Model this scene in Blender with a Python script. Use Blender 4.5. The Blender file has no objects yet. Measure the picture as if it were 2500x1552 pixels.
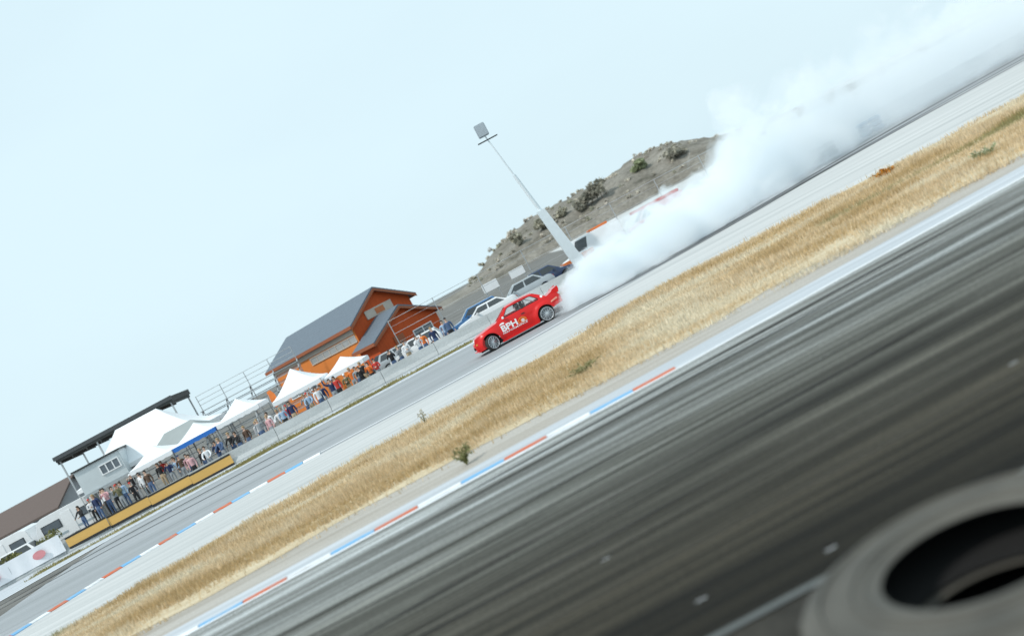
import bpy, bmesh, math, random
import numpy as np
from mathutils import Vector, Matrix, Euler

R = math.radians
scene = bpy.context.scene
C = scene.collection
rng = random.Random(7)

# ------------------------------------------------------------------ camera
PITCH, ROLL = 2.73, 28.1
cam_d = bpy.data.cameras.new('camera')
cam_d.lens = 38.57; cam_d.sensor_width = 36; cam_d.sensor_fit = 'HORIZONTAL'
cam_d.clip_start = 0.1; cam_d.clip_end = 6000
cam = bpy.data.objects.new('camera', cam_d); C.objects.link(cam)
cam.location = (0, 0, 3.0)
cam.rotation_euler = (Matrix.Rotation(R(90 - PITCH), 3, 'X') @ Matrix.Rotation(R(-ROLL), 3, 'Z')).to_euler()
cam_d.dof.use_dof = True
cam_d.dof.focus_distance = 45.2
cam_d.dof.aperture_fstop = 0.5
scene.camera = cam

# ------------------------------------------------------------------ sky, sun, exposure
SUN_EL, SUN_AZ = 50.0, 238.0      # azimuth clockwise from +Y: the sun stands behind the viewer's left shoulder
world = bpy.data.worlds.new('World'); scene.world = world; world.use_nodes = True
wn, wl = world.node_tree.nodes, world.node_tree.links
wn.clear()
w_out = wn.new('ShaderNodeOutputWorld'); w_bg = wn.new('ShaderNodeBackground')
sky = wn.new('ShaderNodeTexSky'); sky.sky_type = 'NISHITA'; sky.sun_disc = False
sky.sun_elevation = R(SUN_EL); sky.sun_rotation = R(SUN_AZ); sky.air_density = 1.2; sky.dust_density = 3.0; sky.ozone_density = 2.0
w_tc = wn.new('ShaderNodeTexCoord'); w_map = wn.new('ShaderNodeMapping'); w_map.inputs['Scale'].default_value = (1.2, 1.2, 3.0)
w_no = wn.new('ShaderNodeTexNoise'); w_no.inputs['Scale'].default_value = 1.6; w_no.inputs['Detail'].default_value = 5
w_cr = wn.new('ShaderNodeValToRGB')
w_cr.color_ramp.elements[0].position = 0.30; w_cr.color_ramp.elements[0].color = (0.90, 0.90, 0.90, 1)
w_cr.color_ramp.elements[1].position = 0.62; w_cr.color_ramp.elements[1].color = (0.97, 0.97, 0.97, 1)
w_mix = wn.new('ShaderNodeMix'); w_mix.data_type = 'RGBA'
w_mix.inputs['B'].default_value = (7.6, 9.5, 10.3, 1)     # thin bright cloud veil
w_bg.inputs['Strength'].default_value = 0.1
wl.new(w_tc.outputs['Generated'], w_map.inputs['Vector']); wl.new(w_map.outputs['Vector'], w_no.inputs['Vector'])
wl.new(w_no.outputs['Fac'], w_cr.inputs['Fac']); wl.new(w_cr.outputs['Color'], w_mix.inputs['Factor'])
wl.new(sky.outputs['Color'], w_mix.inputs['A']); wl.new(w_mix.outputs['Result'], w_bg.inputs['Color'])
wl.new(w_bg.outputs['Background'], w_out.inputs['Surface'])

sun_d = bpy.data.lights.new('sun', 'SUN'); sun_d.energy = 2.6; sun_d.angle = R(4.0); sun_d.color = (1.0, 0.96, 0.90)
sun = bpy.data.objects.new('sun', sun_d); C.objects.link(sun)
sdir = Vector((math.sin(R(SUN_AZ)) * math.cos(R(SUN_EL)), math.cos(R(SUN_AZ)) * math.cos(R(SUN_EL)), math.sin(R(SUN_EL))))
sun.rotation_euler = sdir.to_track_quat('Z', 'Y').to_euler(); sun.location = (-20, -20, 60)

vs = scene.view_settings
vs.view_transform = 'Standard'; vs.look = 'None'; vs.exposure = 0.0; vs.gamma = 1.0; vs.use_curve_mapping = False
cy = scene.cycles
cy.max_bounces = 20; cy.diffuse_bounces = 3; cy.glossy_bounces = 3; cy.transparent_max_bounces = 12
cy.volume_bounces = 14; cy.volume_step_rate = 1.0; cy.volume_max_steps = 256
cy.use_denoising = True

# ------------------------------------------------------------------ material helpers
MATS = {}
def nmat(name):
    m = bpy.data.materials.new(name); m.use_nodes = True
    return m, m.node_tree.nodes, m.node_tree.links, m.node_tree.nodes['Principled BSDF']

def plain(name, col, rough=0.6, var=0.12, scale=6.0, metal=0.0, coat=0.0, spec=0.5, bump=0.0, stretch=(1, 1, 1)):
    """a painted / cloth / metal surface with noise in colour and gloss"""
    if name in MATS: return MATS[name]
    m, n, l, b = nmat(name)
    tc = n.new('ShaderNodeTexCoord'); mp = n.new('ShaderNodeMapping'); mp.inputs['Scale'].default_value = stretch
    no = n.new('ShaderNodeTexNoise'); no.inputs['Scale'].default_value = scale; no.inputs['Detail'].default_value = 5
    l.new(tc.outputs['Object'], mp.inputs['Vector']); l.new(mp.outputs['Vector'], no.inputs['Vector'])
    mx = n.new('ShaderNodeMix'); mx.data_type = 'RGBA'
    mx.inputs['A'].default_value = (*[c * (1 - var) for c in col], 1)
    mx.inputs['B'].default_value = (*[min(1, c * (1 + var)) for c in col], 1)
    l.new(no.outputs['Fac'], mx.inputs['Factor']); l.new(mx.outputs['Result'], b.inputs['Base Color'])
    b.inputs['Roughness'].default_value = rough; b.inputs['Metallic'].default_value = metal
    b.inputs['Specular IOR Level'].default_value = spec
    if coat: b.inputs['Coat Weight'].default_value = coat; b.inputs['Coat Roughness'].default_value = 0.06
    if bump:
        bp = n.new('ShaderNodeBump'); bp.inputs['Strength'].default_value = bump; bp.inputs['Distance'].default_value = 0.02
        l.new(no.outputs['Fac'], bp.inputs['Height']); l.new(bp.outputs['Normal'], b.inputs['Normal'])
    MATS[name] = m
    return m

def ground_mat(name, stops, scale, stretch, ang=0.0, fine=60.0, fine_amt=0.35, rough=0.85, spec=0.3, bump=0.3, scale2=None, stretch2=None, rough_var=0.0, tone_falloff=None):
    """outdoor surface: two layers of noise (one drawn out along the track) through a colour ramp, fine grain on top"""
    m, n, l, b = nmat(name)
    tc = n.new('ShaderNodeTexCoord')
    def noise(sc, st, det, ro=0.55):
        mp = n.new('ShaderNodeMapping'); mp.inputs['Rotation'].default_value = (0, 0, R(-ang)); mp.inputs['Scale'].default_value = st
        no = n.new('ShaderNodeTexNoise'); no.inputs['Scale'].default_value = sc; no.inputs['Detail'].default_value = det; no.inputs['Roughness'].default_value = ro
        l.new(tc.outputs['Object'], mp.inputs['Vector']); l.new(mp.outputs['Vector'], no.inputs['Vector'])
        return no
    a = noise(scale, stretch, 6)
    src = a.outputs['Fac']
    if scale2:
        a2 = noise(scale2, stretch2, 5, 0.6)
        mm = n.new('ShaderNodeMath'); mm.operation = 'MULTIPLY_ADD'; mm.inputs[1].default_value = 0.45
        m2 = n.new('ShaderNodeMath'); m2.operation = 'MULTIPLY'; m2.inputs[1].default_value = 0.55
        l.new(a2.outputs['Fac'], m2.inputs[0]); l.new(a.outputs['Fac'], mm.inputs[0]); l.new(m2.outputs[0], mm.inputs[2])
        src = mm.outputs[0]
    cr = n.new('ShaderNodeValToRGB')
    el = cr.color_ramp.elements
    el[0].position, el[0].color = stops[0][0], (*stops[0][1], 1)
    el[1].position, el[1].color = stops[-1][0], (*stops[-1][1], 1)
    for p, c in stops[1:-1]:
        e = el.new(p); e.color = (*c, 1)
    l.new(src, cr.inputs['Fac'])
    col = cr.outputs['Color']
    if tone_falloff:       # (y, grey factor): sheen loss and vignette towards the viewer, painted into the colour
        y0, y1 = tone_falloff[0][0], tone_falloff[-1][0]
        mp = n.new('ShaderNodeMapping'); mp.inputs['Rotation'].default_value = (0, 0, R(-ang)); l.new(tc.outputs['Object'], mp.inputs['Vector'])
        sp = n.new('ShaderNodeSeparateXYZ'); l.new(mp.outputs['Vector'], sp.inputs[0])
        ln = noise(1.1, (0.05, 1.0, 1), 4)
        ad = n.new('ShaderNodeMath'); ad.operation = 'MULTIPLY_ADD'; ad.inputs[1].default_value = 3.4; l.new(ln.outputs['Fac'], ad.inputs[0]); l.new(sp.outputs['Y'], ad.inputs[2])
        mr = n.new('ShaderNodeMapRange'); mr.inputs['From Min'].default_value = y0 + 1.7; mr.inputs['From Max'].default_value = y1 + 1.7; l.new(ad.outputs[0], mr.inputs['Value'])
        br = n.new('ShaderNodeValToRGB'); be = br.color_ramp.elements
        be[0].position, be[0].color = 0, (*tone_falloff[0][1], 1); be[1].position, be[1].color = 1, (*tone_falloff[-1][1], 1)
        for yy, k in tone_falloff[1:-1]: q = be.new((yy - y0) / (y1 - y0)); q.color = (*k, 1)
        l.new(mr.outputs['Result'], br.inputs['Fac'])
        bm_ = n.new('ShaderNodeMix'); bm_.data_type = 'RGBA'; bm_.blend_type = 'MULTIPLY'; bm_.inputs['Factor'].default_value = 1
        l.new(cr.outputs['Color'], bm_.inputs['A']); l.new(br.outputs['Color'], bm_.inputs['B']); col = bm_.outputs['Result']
    g = noise(fine, (1, 1, 1), 3, 0.7)
    gr = n.new('ShaderNodeMapRange'); gr.inputs['From Min'].default_value = 0.3; gr.inputs['From Max'].default_value = 0.7
    gr.inputs['To Min'].default_value = 1 - fine_amt; gr.inputs['To Max'].default_value = 1 + fine_amt
    l.new(g.outputs['Fac'], gr.inputs['Value'])
    mx = n.new('ShaderNodeMix'); mx.data_type = 'RGBA'; mx.blend_type = 'MULTIPLY'; mx.inputs['Factor'].default_value = 1
    l.new(col, mx.inputs['A']); l.new(gr.outputs['Result'], mx.inputs['B'])
    l.new(mx.outputs['Result'], b.inputs['Base Color'])
    b.inputs['Specular IOR Level'].default_value = spec
    if rough_var:
        rr = n.new('ShaderNodeMapRange'); rr.inputs['To Min'].default_value = rough - rough_var; rr.inputs['To Max'].default_value = rough + rough_var
        l.new(src, rr.inputs['Value']); l.new(rr.outputs['Result'], b.inputs['Roughness'])
    else:
        b.inputs['Roughness'].default_value = rough
    bp = n.new('ShaderNodeBump'); bp.inputs['Strength'].default_value = bump; bp.inputs['Distance'].default_value = 0.01
    l.new(g.outputs['Fac'], bp.inputs['Height']); l.new(bp.outputs['Normal'], b.inputs['Normal'])
    return m

def worn_paint(name, col, under=(0.30, 0.30, 0.29)):
    m, n, l, b = nmat(name)
    tc = n.new('ShaderNodeTexCoord'); mp = n.new('ShaderNodeMapping'); mp.inputs['Scale'].default_value = (0.35, 2.5, 1); l.new(tc.outputs['Object'], mp.inputs['Vector'])
    a = n.new('ShaderNodeTexNoise'); a.inputs['Scale'].default_value = 4; a.inputs['Detail'].default_value = 8; a.inputs['Roughness'].default_value = 0.7; l.new(mp.outputs['Vector'], a.inputs['Vector'])
    r = n.new('ShaderNodeValToRGB'); r.color_ramp.elements[0].position = 0.47; r.color_ramp.elements[1].position = 0.66; l.new(a.outputs['Fac'], r.inputs['Fac'])
    r.color_ramp.elements[1].color = (0.75, 0.75, 0.75, 1)
    mx = n.new('ShaderNodeMix'); mx.data_type = 'RGBA'; mx.inputs['A'].default_value = (*col, 1); mx.inputs['B'].default_value = (*under, 1)
    l.new(r.outputs['Color'], mx.inputs['Factor']); l.new(mx.outputs['Result'], b.inputs['Base Color']); b.inputs['Roughness'].default_value = 0.7
    return m

def glass_mat(name, tint, alpha, rough=0.03):
    m, n, l, b = nmat(name)
    no = n.new('ShaderNodeTexNoise'); no.inputs['Scale'].default_value = 3.0
    mr = n.new('ShaderNodeMapRange'); mr.inputs['To Min'].default_value = alpha - 0.08; mr.inputs['To Max'].default_value = alpha + 0.08
    l.new(no.outputs['Fac'], mr.inputs['Value']); l.new(mr.outputs['Result'], b.inputs['Alpha'])
    b.inputs['Base Color'].default_value = (*tint, 1); b.inputs['Roughness'].default_value = rough
    b.inputs['Specular IOR Level'].default_value = 0.6
    return m

def leaf_mat(name, attr='tint'):
    """blades and leaves: colour carried leaf by leaf in a vertex colour"""
    m, n, l, b = nmat(name)
    at = n.new('ShaderNodeAttribute'); at.attribute_name = attr
    l.new(at.outputs['Color'], b.inputs['Base Color'])
    b.inputs['Roughness'].default_value = 0.75; b.inputs['Specular IOR Level'].default_value = 0.25
    tr = n.new('ShaderNodeBsdfTranslucent'); l.new(at.outputs['Color'], tr.inputs['Color'])
    ms = n.new('ShaderNodeMixShader'); ms.inputs['Fac'].default_value = 0.3
    l.new(b.outputs['BSDF'], ms.inputs[1]); l.new(tr.outputs['BSDF'], ms.inputs[2])
    l.new(ms.outputs['Shader'], n['Material Output'].inputs['Surface'])
    return m

LEAF = leaf_mat('leaf')

# ------------------------------------------------------------------ mesh helpers
class MB:
    def __init__(s): s.v, s.f, s.m = [], [], []
    def poly(s, pts, mi=0):
        b = len(s.v); s.v += [tuple(p) for p in pts]; s.f.append(list(range(b, b + len(pts)))); s.m.append(mi); return s
    def box(s, x0, x1, y0, y1, z0, z1, mi=0, M=None):
        p = [(x0,y0,z0),(x1,y0,z0),(x1,y1,z0),(x0,y1,z0),(x0,y0,z1),(x1,y0,z1),(x1,y1,z1),(x0,y1,z1)]
        if M is not None: p = [tuple(M @ Vector(q)) for q in p]
        b = len(s.v); s.v += p
        for f in ((0,3,2,1),(4,5,6,7),(0,1,5,4),(1,2,6,5),(2,3,7,6),(3,0,4,7)):
            s.f.append([b + i for i in f]); s.m.append(mi)
        return s
    def ring_loft(s, rings, mi=0, caps=True, closed=True):
        b = len(s.v); k = len(rings[0])
        for r in rings: s.v += [tuple(p) for p in r]
        for i in range(len(rings) - 1):
            for j in range(k if closed else k - 1):
                a, c = b + i * k + j, b + i * k + (j + 1) % k
                s.f.append([a, c, c + k, a + k]); s.m.append(mi)
        if caps:
            s.f.append([b + j for j in range(k)][::-1]); s.m.append(mi)
            e = b + (len(rings) - 1) * k
            s.f.append([e + j for j in range(k)]); s.m.append(mi)
        return s
    def tube(s, pts, rad, seg=8, mi=0):
        pts = [Vector(p) for p in pts]
        rads = rad if isinstance(rad, (list, tuple)) else [rad] * len(pts)
        rings = []
        for i, p in enumerate(pts):
            d = (pts[min(i + 1, len(pts) - 1)] - pts[max(i - 1, 0)]).normalized()
            up = Vector((0, 0, 1)) if abs(d.z) < 0.95 else Vector((1, 0, 0))
            a = d.cross(up).normalized(); c = a.cross(d)
            rings.append([p + (a * math.cos(t) + c * math.sin(t)) * rads[i] for t in [2 * math.pi * q / seg for q in range(seg)]])
        return s.ring_loft(rings, mi)
    def lathe(s, prof, seg=32, mi=0, M=None, caps=False, axis='Y'):
        """prof: list of (radius, offset along axis)"""
        rings = []
        for r, o in prof:
            ring = []
            for q in range(seg):
                t = 2 * math.pi * q / seg
                p = Vector((r * math.cos(t), o, r * math.sin(t))) if axis == 'Y' else Vector((r * math.cos(t), r * math.sin(t), o))
                ring.append(M @ p if M is not None else p)
            rings.append(ring)
        return s.ring_loft(rings, mi, caps)
    def build(s, name, mats, parent=None, smooth=None, bevel=0.0, loc=None):
        me = bpy.data.meshes.new(name)
        me.from_pydata(s.v, [], s.f)
        if not isinstance(mats, (list, tuple)): mats = [mats]
        for q in mats: me.materials.append(q)
        if len(mats) > 1: me.polygons.foreach_set('material_index', s.m)
        bm = bmesh.new(); bm.from_mesh(me)
        bmesh.ops.recalc_face_normals(bm, faces=bm.faces)
        if bevel: bmesh.ops.bevel(bm, geom=list(bm.edges), offset=bevel, segments=2, affect='EDGES', clamp_overlap=True)
        bm.to_mesh(me); bm.free()
        if smooth is not None:
            me.shade_smooth()
            me.set_sharp_from_angle(angle=R(smooth))
        me.update()
        o = bpy.data.objects.new(name, me); C.objects.link(o)
        if parent is not None: o.parent = parent
        if loc is not None: o.location = loc
        return o

def tag(o, label, cat, group=None, kind=None):
    o['label'] = label; o['category'] = cat
    if group: o['group'] = group
    if kind: o['kind'] = kind
    return o
def struct(o, label=None, kind='structure'):
    o['kind'] = kind
    if label: o['label'] = label
    return o
def empty(name, loc=(0, 0, 0), rz=0.0):
    o = bpy.data.objects.new(name, None); C.objects.link(o); o.empty_display_size = 0.2
    o.location = loc; o.rotation_euler = (0, 0, rz); return o
def thing(name, label, cat, loc=(0, 0, 0), rz=0.0, group=None): return tag(empty(name, loc, rz), label, cat, group)
def copy_tree(o, parent=None):
    c = o.copy(); C.objects.link(c); c.parent = parent
    for ch in list(o.children): copy_tree(ch, c)
    return c

def interp(tab, x): return float(np.interp(x, [p[0] for p in tab], [p[1] for p in tab]))
def smooth_poly(pts, n=12):
    """Catmull-Rom through 2-D points"""
    P = [np.array(p, float) for p in pts]; P = [2 * P[0] - P[1]] + P + [2 * P[-1] - P[-2]]
    out = []
    for i in range(1, len(P) - 2):
        for k in range(n):
            t = k / n
            out.append(0.5 * ((2 * P[i]) + (-P[i-1] + P[i+1]) * t + (2*P[i-1] - 5*P[i] + 4*P[i+1] - P[i+2]) * t*t + (-P[i-1] + 3*P[i] - 3*P[i+1] + P[i+2]) * t**3))
    out.append(P[-2]); return out

def sheet(name, near, far, z, mat, label, nx=160, ny=1, wob=0.0, seed=1):
    """a ground sheet between two polylines y(x); x from the first to the last point"""
    x0, x1 = max(near[0][0], far[0][0]), min(near[-1][0], far[-1][0])
    r = np.random.RandomState(seed)
    mb = MB(); xs = np.linspace(x0, x1, nx + 1)
    jn = np.convolve(r.randn(nx + 21), np.ones(5) / 5, 'same')[10:10 + nx + 1] * wob
    jf = np.convolve(r.randn(nx + 21), np.ones(5) / 5, 'same')[10:10 + nx + 1] * wob
    rows = [[(x, interp(near, x) + jn[i], z) for i, x in enumerate(xs)], [(x, interp(far, x) + jf[i], z) for i, x in enumerate(xs)]]
    mb.v = rows[0] + rows[1]
    k = len(xs)
    for i in range(nx): mb.f.append([i, i + 1, k + i + 1, k + i]); mb.m.append(0)
    return struct(mb.build(name, mat), label)

# ================================================================== THE SETTING
# lines across the ground as y(x)
near_edge = [(-60, 15.0), (-7.4, 18.35), (2, 18.72), (9.2, 19.4), (60, 24)]
def off(tab, d): return [(x, y + d) for x, y in tab]
grass_far = [(-60, 22), (-20, 25.5), (-13.5, 27.5), (-10.3, 30.2), (-5.2, 32.0), (0.4, 33.0), (6.7, 34.6), (12, 33.6), (16.6, 33.2), (60, 36)]
grass_near = [(-60, 17.8), (-9.4, 21.3), (-1.7, 21.7), (6.3, 21.8), (10.4, 22.1), (60, 26.5)]
kerb_pts = [(-24, 27.5), (-19.6, 31.2), (-17.14, 35.1), (-15.92, 36.7), (-14.35, 37.95), (-12.56, 39.0), (-10.47, 39.75), (-8.6, 40.0), (-4, 39.9), (-0.3, 40.3), (4.73, 42.3), (15.7, 46.9), (25.7, 49.2), (45, 52), (70, 54)]
kerb_line = [tuple(p) for p in smooth_poly(kerb_pts, 10)]
kx = [p for p in kerb_line if p[0] >= -24]
road_far = [(-70, 44), (-40, 50), (-28.8, 54.5), (-23.7, 57.6), (-16, 58.6), (-10, 58.4), (-2.6, 58.4), (6, 58.6), (20, 58.0), (45, 60), (70, 62)]

M_ground = ground_mat('paddock_gravel', [(0.3, (0.10, 0.098, 0.088)), (0.5, (0.15, 0.145, 0.135)), (0.7, (0.20, 0.195, 0.18))], 0.25, (1, 1, 1), fine=14, fine_amt=0.2)
g = MB().poly([(-3000, -300, -0.03), (3000, -300, -0.03), (3000, 5000, -0.03), (-3000, 5000, -0.03)]).build('ground', M_ground)
struct(g, 'pale gravel ground running to the horizon')

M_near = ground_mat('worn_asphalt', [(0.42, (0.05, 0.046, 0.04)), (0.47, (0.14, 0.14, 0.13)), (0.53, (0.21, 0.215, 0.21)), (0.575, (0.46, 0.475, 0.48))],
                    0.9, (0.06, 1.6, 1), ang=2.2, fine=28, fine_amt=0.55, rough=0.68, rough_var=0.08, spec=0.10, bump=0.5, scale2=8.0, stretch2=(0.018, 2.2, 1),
                    tone_falloff=[(7.0, (0.085, 0.070, 0.046)), (9.5, (0.13, 0.110, 0.078)), (12.0, (0.27, 0.25, 0.205)), (14.5, (0.56, 0.55, 0.50)), (16.5, (0.95, 0.97, 0.96)), (18.2, (1.35, 1.37, 1.37))])
sheet('near_track', [(-60, 7.6), (60, 7.6)], off(near_edge, 0.0), 0.0, M_near, 'near race track asphalt, its darkening towards the viewer painted in')
M_pale = ground_mat('pale_concrete', [(0.35, (0.40, 0.43, 0.46)), (0.65, (0.52, 0.55, 0.585))], 1.5, (0.1, 2, 1), ang=2.2, fine=30, fine_amt=0.12)
sheet('concrete_apron', off(near_edge, 0.0), off(near_edge, 1.2), 0.0, M_pale, 'pale concrete strip behind the near kerb')
M_dirt = ground_mat('dusty_verge', [(0.3, (0.30, 0.27, 0.23)), (0.5, (0.40, 0.37, 0.33)), (0.7, (0.46, 0.44, 0.41))], 1.2, (0.12, 1.6, 1), ang=2.2, fine=25, fine_amt=0.25)
sheet('dirt_verge', off(near_edge, 1.2), off(grass_near, 1.2), 0.0, M_dirt, 'grey brown dusty verge along the dry grass')
M_straw = ground_mat('straw_soil', [(0.28, (0.34, 0.25, 0.14)), (0.42, (0.48, 0.38, 0.24)), (0.55, (0.57, 0.48, 0.33)), (0.72, (0.62, 0.55, 0.43))], 0.55, (0.25, 1.0, 1), ang=3, fine=18, fine_amt=0.25,
                    scale2=2.0, stretch2=(0.3, 1.2, 1))
sheet('grass_strip', grass_near, grass_far, 0.006, M_straw, 'dry straw coloured infield between the two tracks', nx=300, wob=0.35, seed=4)
M_runoff = ground_mat('bleached_runoff', [(0.3, (0.40, 0.41, 0.41)), (0.45, (0.47, 0.48, 0.475)), (0.55, (0.51, 0.515, 0.51)), (0.7, (0.57, 0.575, 0.57))], 0.7, (0.12, 1.5, 1), ang=4, fine=20, fine_amt=0.10)
sheet('gravel_runoff', off(grass_far, -2.0), kx, 0.0, M_runoff, 'pale gravel runoff between dry grass and far track', nx=220)
M_far = ground_mat('sunbleached_asphalt', [(0.28, (0.15, 0.16, 0.165)), (0.42, (0.27, 0.285, 0.295)), (0.55, (0.32, 0.335, 0.35)), (0.72, (0.40, 0.415, 0.43))],
                   0.5, (0.05, 0.9, 1), ang=0, fine=20, fine_amt=0.15, rough=0.7, spec=0.4, scale2=1.4, stretch2=(0.04, 1.5, 1))
sheet('far_track', kx, road_far, 0.0, M_far, 'light grey asphalt of the far race track', nx=260)
M_line = plain('worn_white_paint', (0.78, 0.80, 0.82), 0.6, 0.15, 9)
sheet('edge_line', off(road_far, -0.25), road_far, 0.004, M_line, 'pale painted line along the far side of the far track')
sheet('edge_line', [p for p in off(kx, 0.75) if p[0] > -9], [p for p in off(kx, 1.0) if p[0] > -9], 0.004, M_line, 'white painted line along the near side of the far track')
M_line2 = worn_paint('scuffed_white_line', (0.80, 0.82, 0.84), (0.50, 0.51, 0.52))
nl = [(-20, 17.55), (-7.4, 18.35), (2.0, 18.72), (9.2, 19.4), (40, 22.1)]
sheet('edge_line', off(nl, -0.08), off(nl, 0.05), 0.004, M_line2, 'bright white painted line along the near kerb')
sheet('barrier_margin', off(road_far, -0.05), [(-70, 66.5), (70, 66.5)], -0.02, M_pale, 'pale concrete margin between far track and barrier')
sheet('paddock_apron', [(12, 66.4), (2500, 66.4)], [(12, 68), (20, 190), (60, 4500), (2500, 4500)], -0.012, M_runoff, 'pale gravel paddock behind the smoke')
M_olive = ground_mat('olive_verge', [(0.3, (0.17, 0.15, 0.07)), (0.5, (0.26, 0.23, 0.12)), (0.7, (0.38, 0.34, 0.22))], 0.8, (0.2, 1.4, 1), fine=14, fine_amt=0.3)
ov = [(-30, 59.2), (-26, 60.2), (-16, 60.4), (-8, 60.2), (0, 60.0), (20, 60.0)]
sheet('verge_strip', ov, off(ov, 2.0), -0.014, M_olive, 'olive grass verge in front of the concrete barrier', wob=0.5, seed=9)

# dark rubber laid down on both tracks
M_rub = ground_mat('tyre_rubber', [(0.35, (0.020, 0.020, 0.020)), (0.65, (0.075, 0.075, 0.075))], 1.2, (0.1, 2, 1), fine=30, fine_amt=0.2, rough=0.6)
def skid(pts, w, z=0.006):
    pl = smooth_poly(pts, 8); mb = MB(); L = []; Rr = []
    for i, p in enumerate(pl):
        d = pl[min(i + 1, len(pl) - 1)] - pl[max(i - 1, 0)]; n = np.array([-d[1], d[0]]) / np.hypot(*d)
        ww = w * min(1, i / 6 + 0.1, (len(pl) - 1 - i) / 6 + 0.1) * 0.5
        L.append((*(p + n * ww), z)); Rr.append((*(p - n * ww), z))
    mb.v = L + Rr; k = len(pl)
    for i in range(k - 1): mb.f.append([i, i + 1, k + i + 1, k + i]); mb.m.append(0)
    return struct(mb.build('skid_mark', M_rub), 'dark tyre mark on the asphalt')
skid([(1.6, 44.6), (5, 44.4), (11.4, 46.6), (17, 49.6), (24, 52.4), (34, 54.5)], 0.5)
skid([(1.6, 43.6), (5, 43.4), (11.4, 45.9), (17, 48.2), (24, 50.2), (34, 52.2)], 0.45, 0.008)
skid([(6, 42.9), (11, 45.0), (16, 47.2), (26, 49.5), (36, 51.2)], 0.30, 0.010)
skid([(-30, 48.0), (-22, 49.5), (-15, 49.0), (-9, 48.3)], 0.35)
skid([(-30, 50.5), (-22, 53.0), (-16, 53.6), (-10, 53.2)], 0.5)
M_rub2 = ground_mat('fresh_rubber', [(0.38, (0.010, 0.009, 0.008)), (0.62, (0.085, 0.08, 0.07))], 2.5, (0.08, 2, 1), fine=30, fine_amt=0.4, rough=0.7, spec=0.1)
rk = random.Random(31)
for i in range(16):
    y = 9.6 + 8.2 * (i + rk.random()) / 16; a = rk.uniform(-0.05, 0.11); c = rk.uniform(-0.012, 0.012); x0 = rk.uniform(-9, 1); x1 = x0 + rk.uniform(6, 13)
    s_ = skid([(x, y + a * x * 0.6 + c * (x - 1) ** 2) for x in np.linspace(x0, x1, 5)], rk.choice([0.03, 0.04, 0.06, 0.09]), 0.004 + 0.0006 * i)
    s_.data.materials[0] = M_rub2

# small paint dabs on the near asphalt
for (x, y, a) in [(1.275, 7.98, 2), (0.265, 8.32, -4), (3.85, 9.9, 6), (-0.3, 10.53, 3)]:
    o = MB().poly([(-0.05, -0.006, 0), (0.045, -0.007, 0), (0.05, 0.005, 0), (-0.04, 0.006, 0)]).build('paint_dab', M_line)
    o.location = (x, y, 0.004); o.rotation_euler.z = R(a); struct(o, 'short white paint dab on the near asphalt')

# ------------------------------------------------------------------ kerbs of red, white and blue blocks
K_RED = worn_paint('kerb_red', (0.58, 0.13, 0.05))
K_BLUE = worn_paint('kerb_blue', (0.16, 0.40, 0.66), (0.45, 0.47, 0.48))
K_WHITE = worn_paint('kerb_white', (0.78, 0.80, 0.82), (0.42, 0.42, 0.42))
K_CON = plain('kerb_concrete', (0.42, 0.42, 0.41), 0.85, 0.2, 5)
def kerb(name, line, red_x, back, x_to, blk, depth, order, label, rise, flip=1):
    """red_x: where the middle of one red block lies; back: how many blocks come before it"""
    root = thing(name, label, 'kerb')
    pl = np.array([p for p in smooth_poly(line, 14)])
    d = np.r_[0, np.cumsum(np.hypot(*np.diff(pl, axis=0).T))]
    s0 = np.interp(red_x, pl[:, 0], d) - (back + 0.5) * blk; s1 = np.interp(x_to, pl[:, 0], d)
    n = int((s1 - s0) / blk + 0.3)
    at = lambda s: np.array([np.interp(s, d, pl[:, 0]), np.interp(s, d, pl[:, 1])])
    for i in range(n):
        a, b = at(s0 + i * blk + 0.008), at(s0 + (i + 1) * blk - 0.008)
        t = (b - a) / np.hypot(*(b - a)); nn = np.array([-t[1], t[0]]) * flip
        prof = [(0, -0.02), (0.02, 0.025), (depth * 0.55, rise), (depth * 0.9, rise * 0.9), (depth, -0.02)]
        rings = [[(*(q + nn * o), z) for o, z in prof] for q in (a, b)]
        MB().ring_loft(rings).build('kerb_block', {'r': K_RED, 'b': K_BLUE, 'w': K_WHITE}[order[i % len(order)]], root)
    return root
kerb('track_kerb', off(near_edge[:3] + [(4, 18.9)], 0.06), 1.67, 14, 2.12, 0.84, 0.14, 'wbr', 'red white and blue painted kerb along the dark near track', 0.032)
kerb('track_kerb', kerb_pts[1:12], -17.14, 3, -8.3, 0.71, 0.33, 'rbw', 'red blue and white kerb curving round the far track', 0.07)

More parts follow.
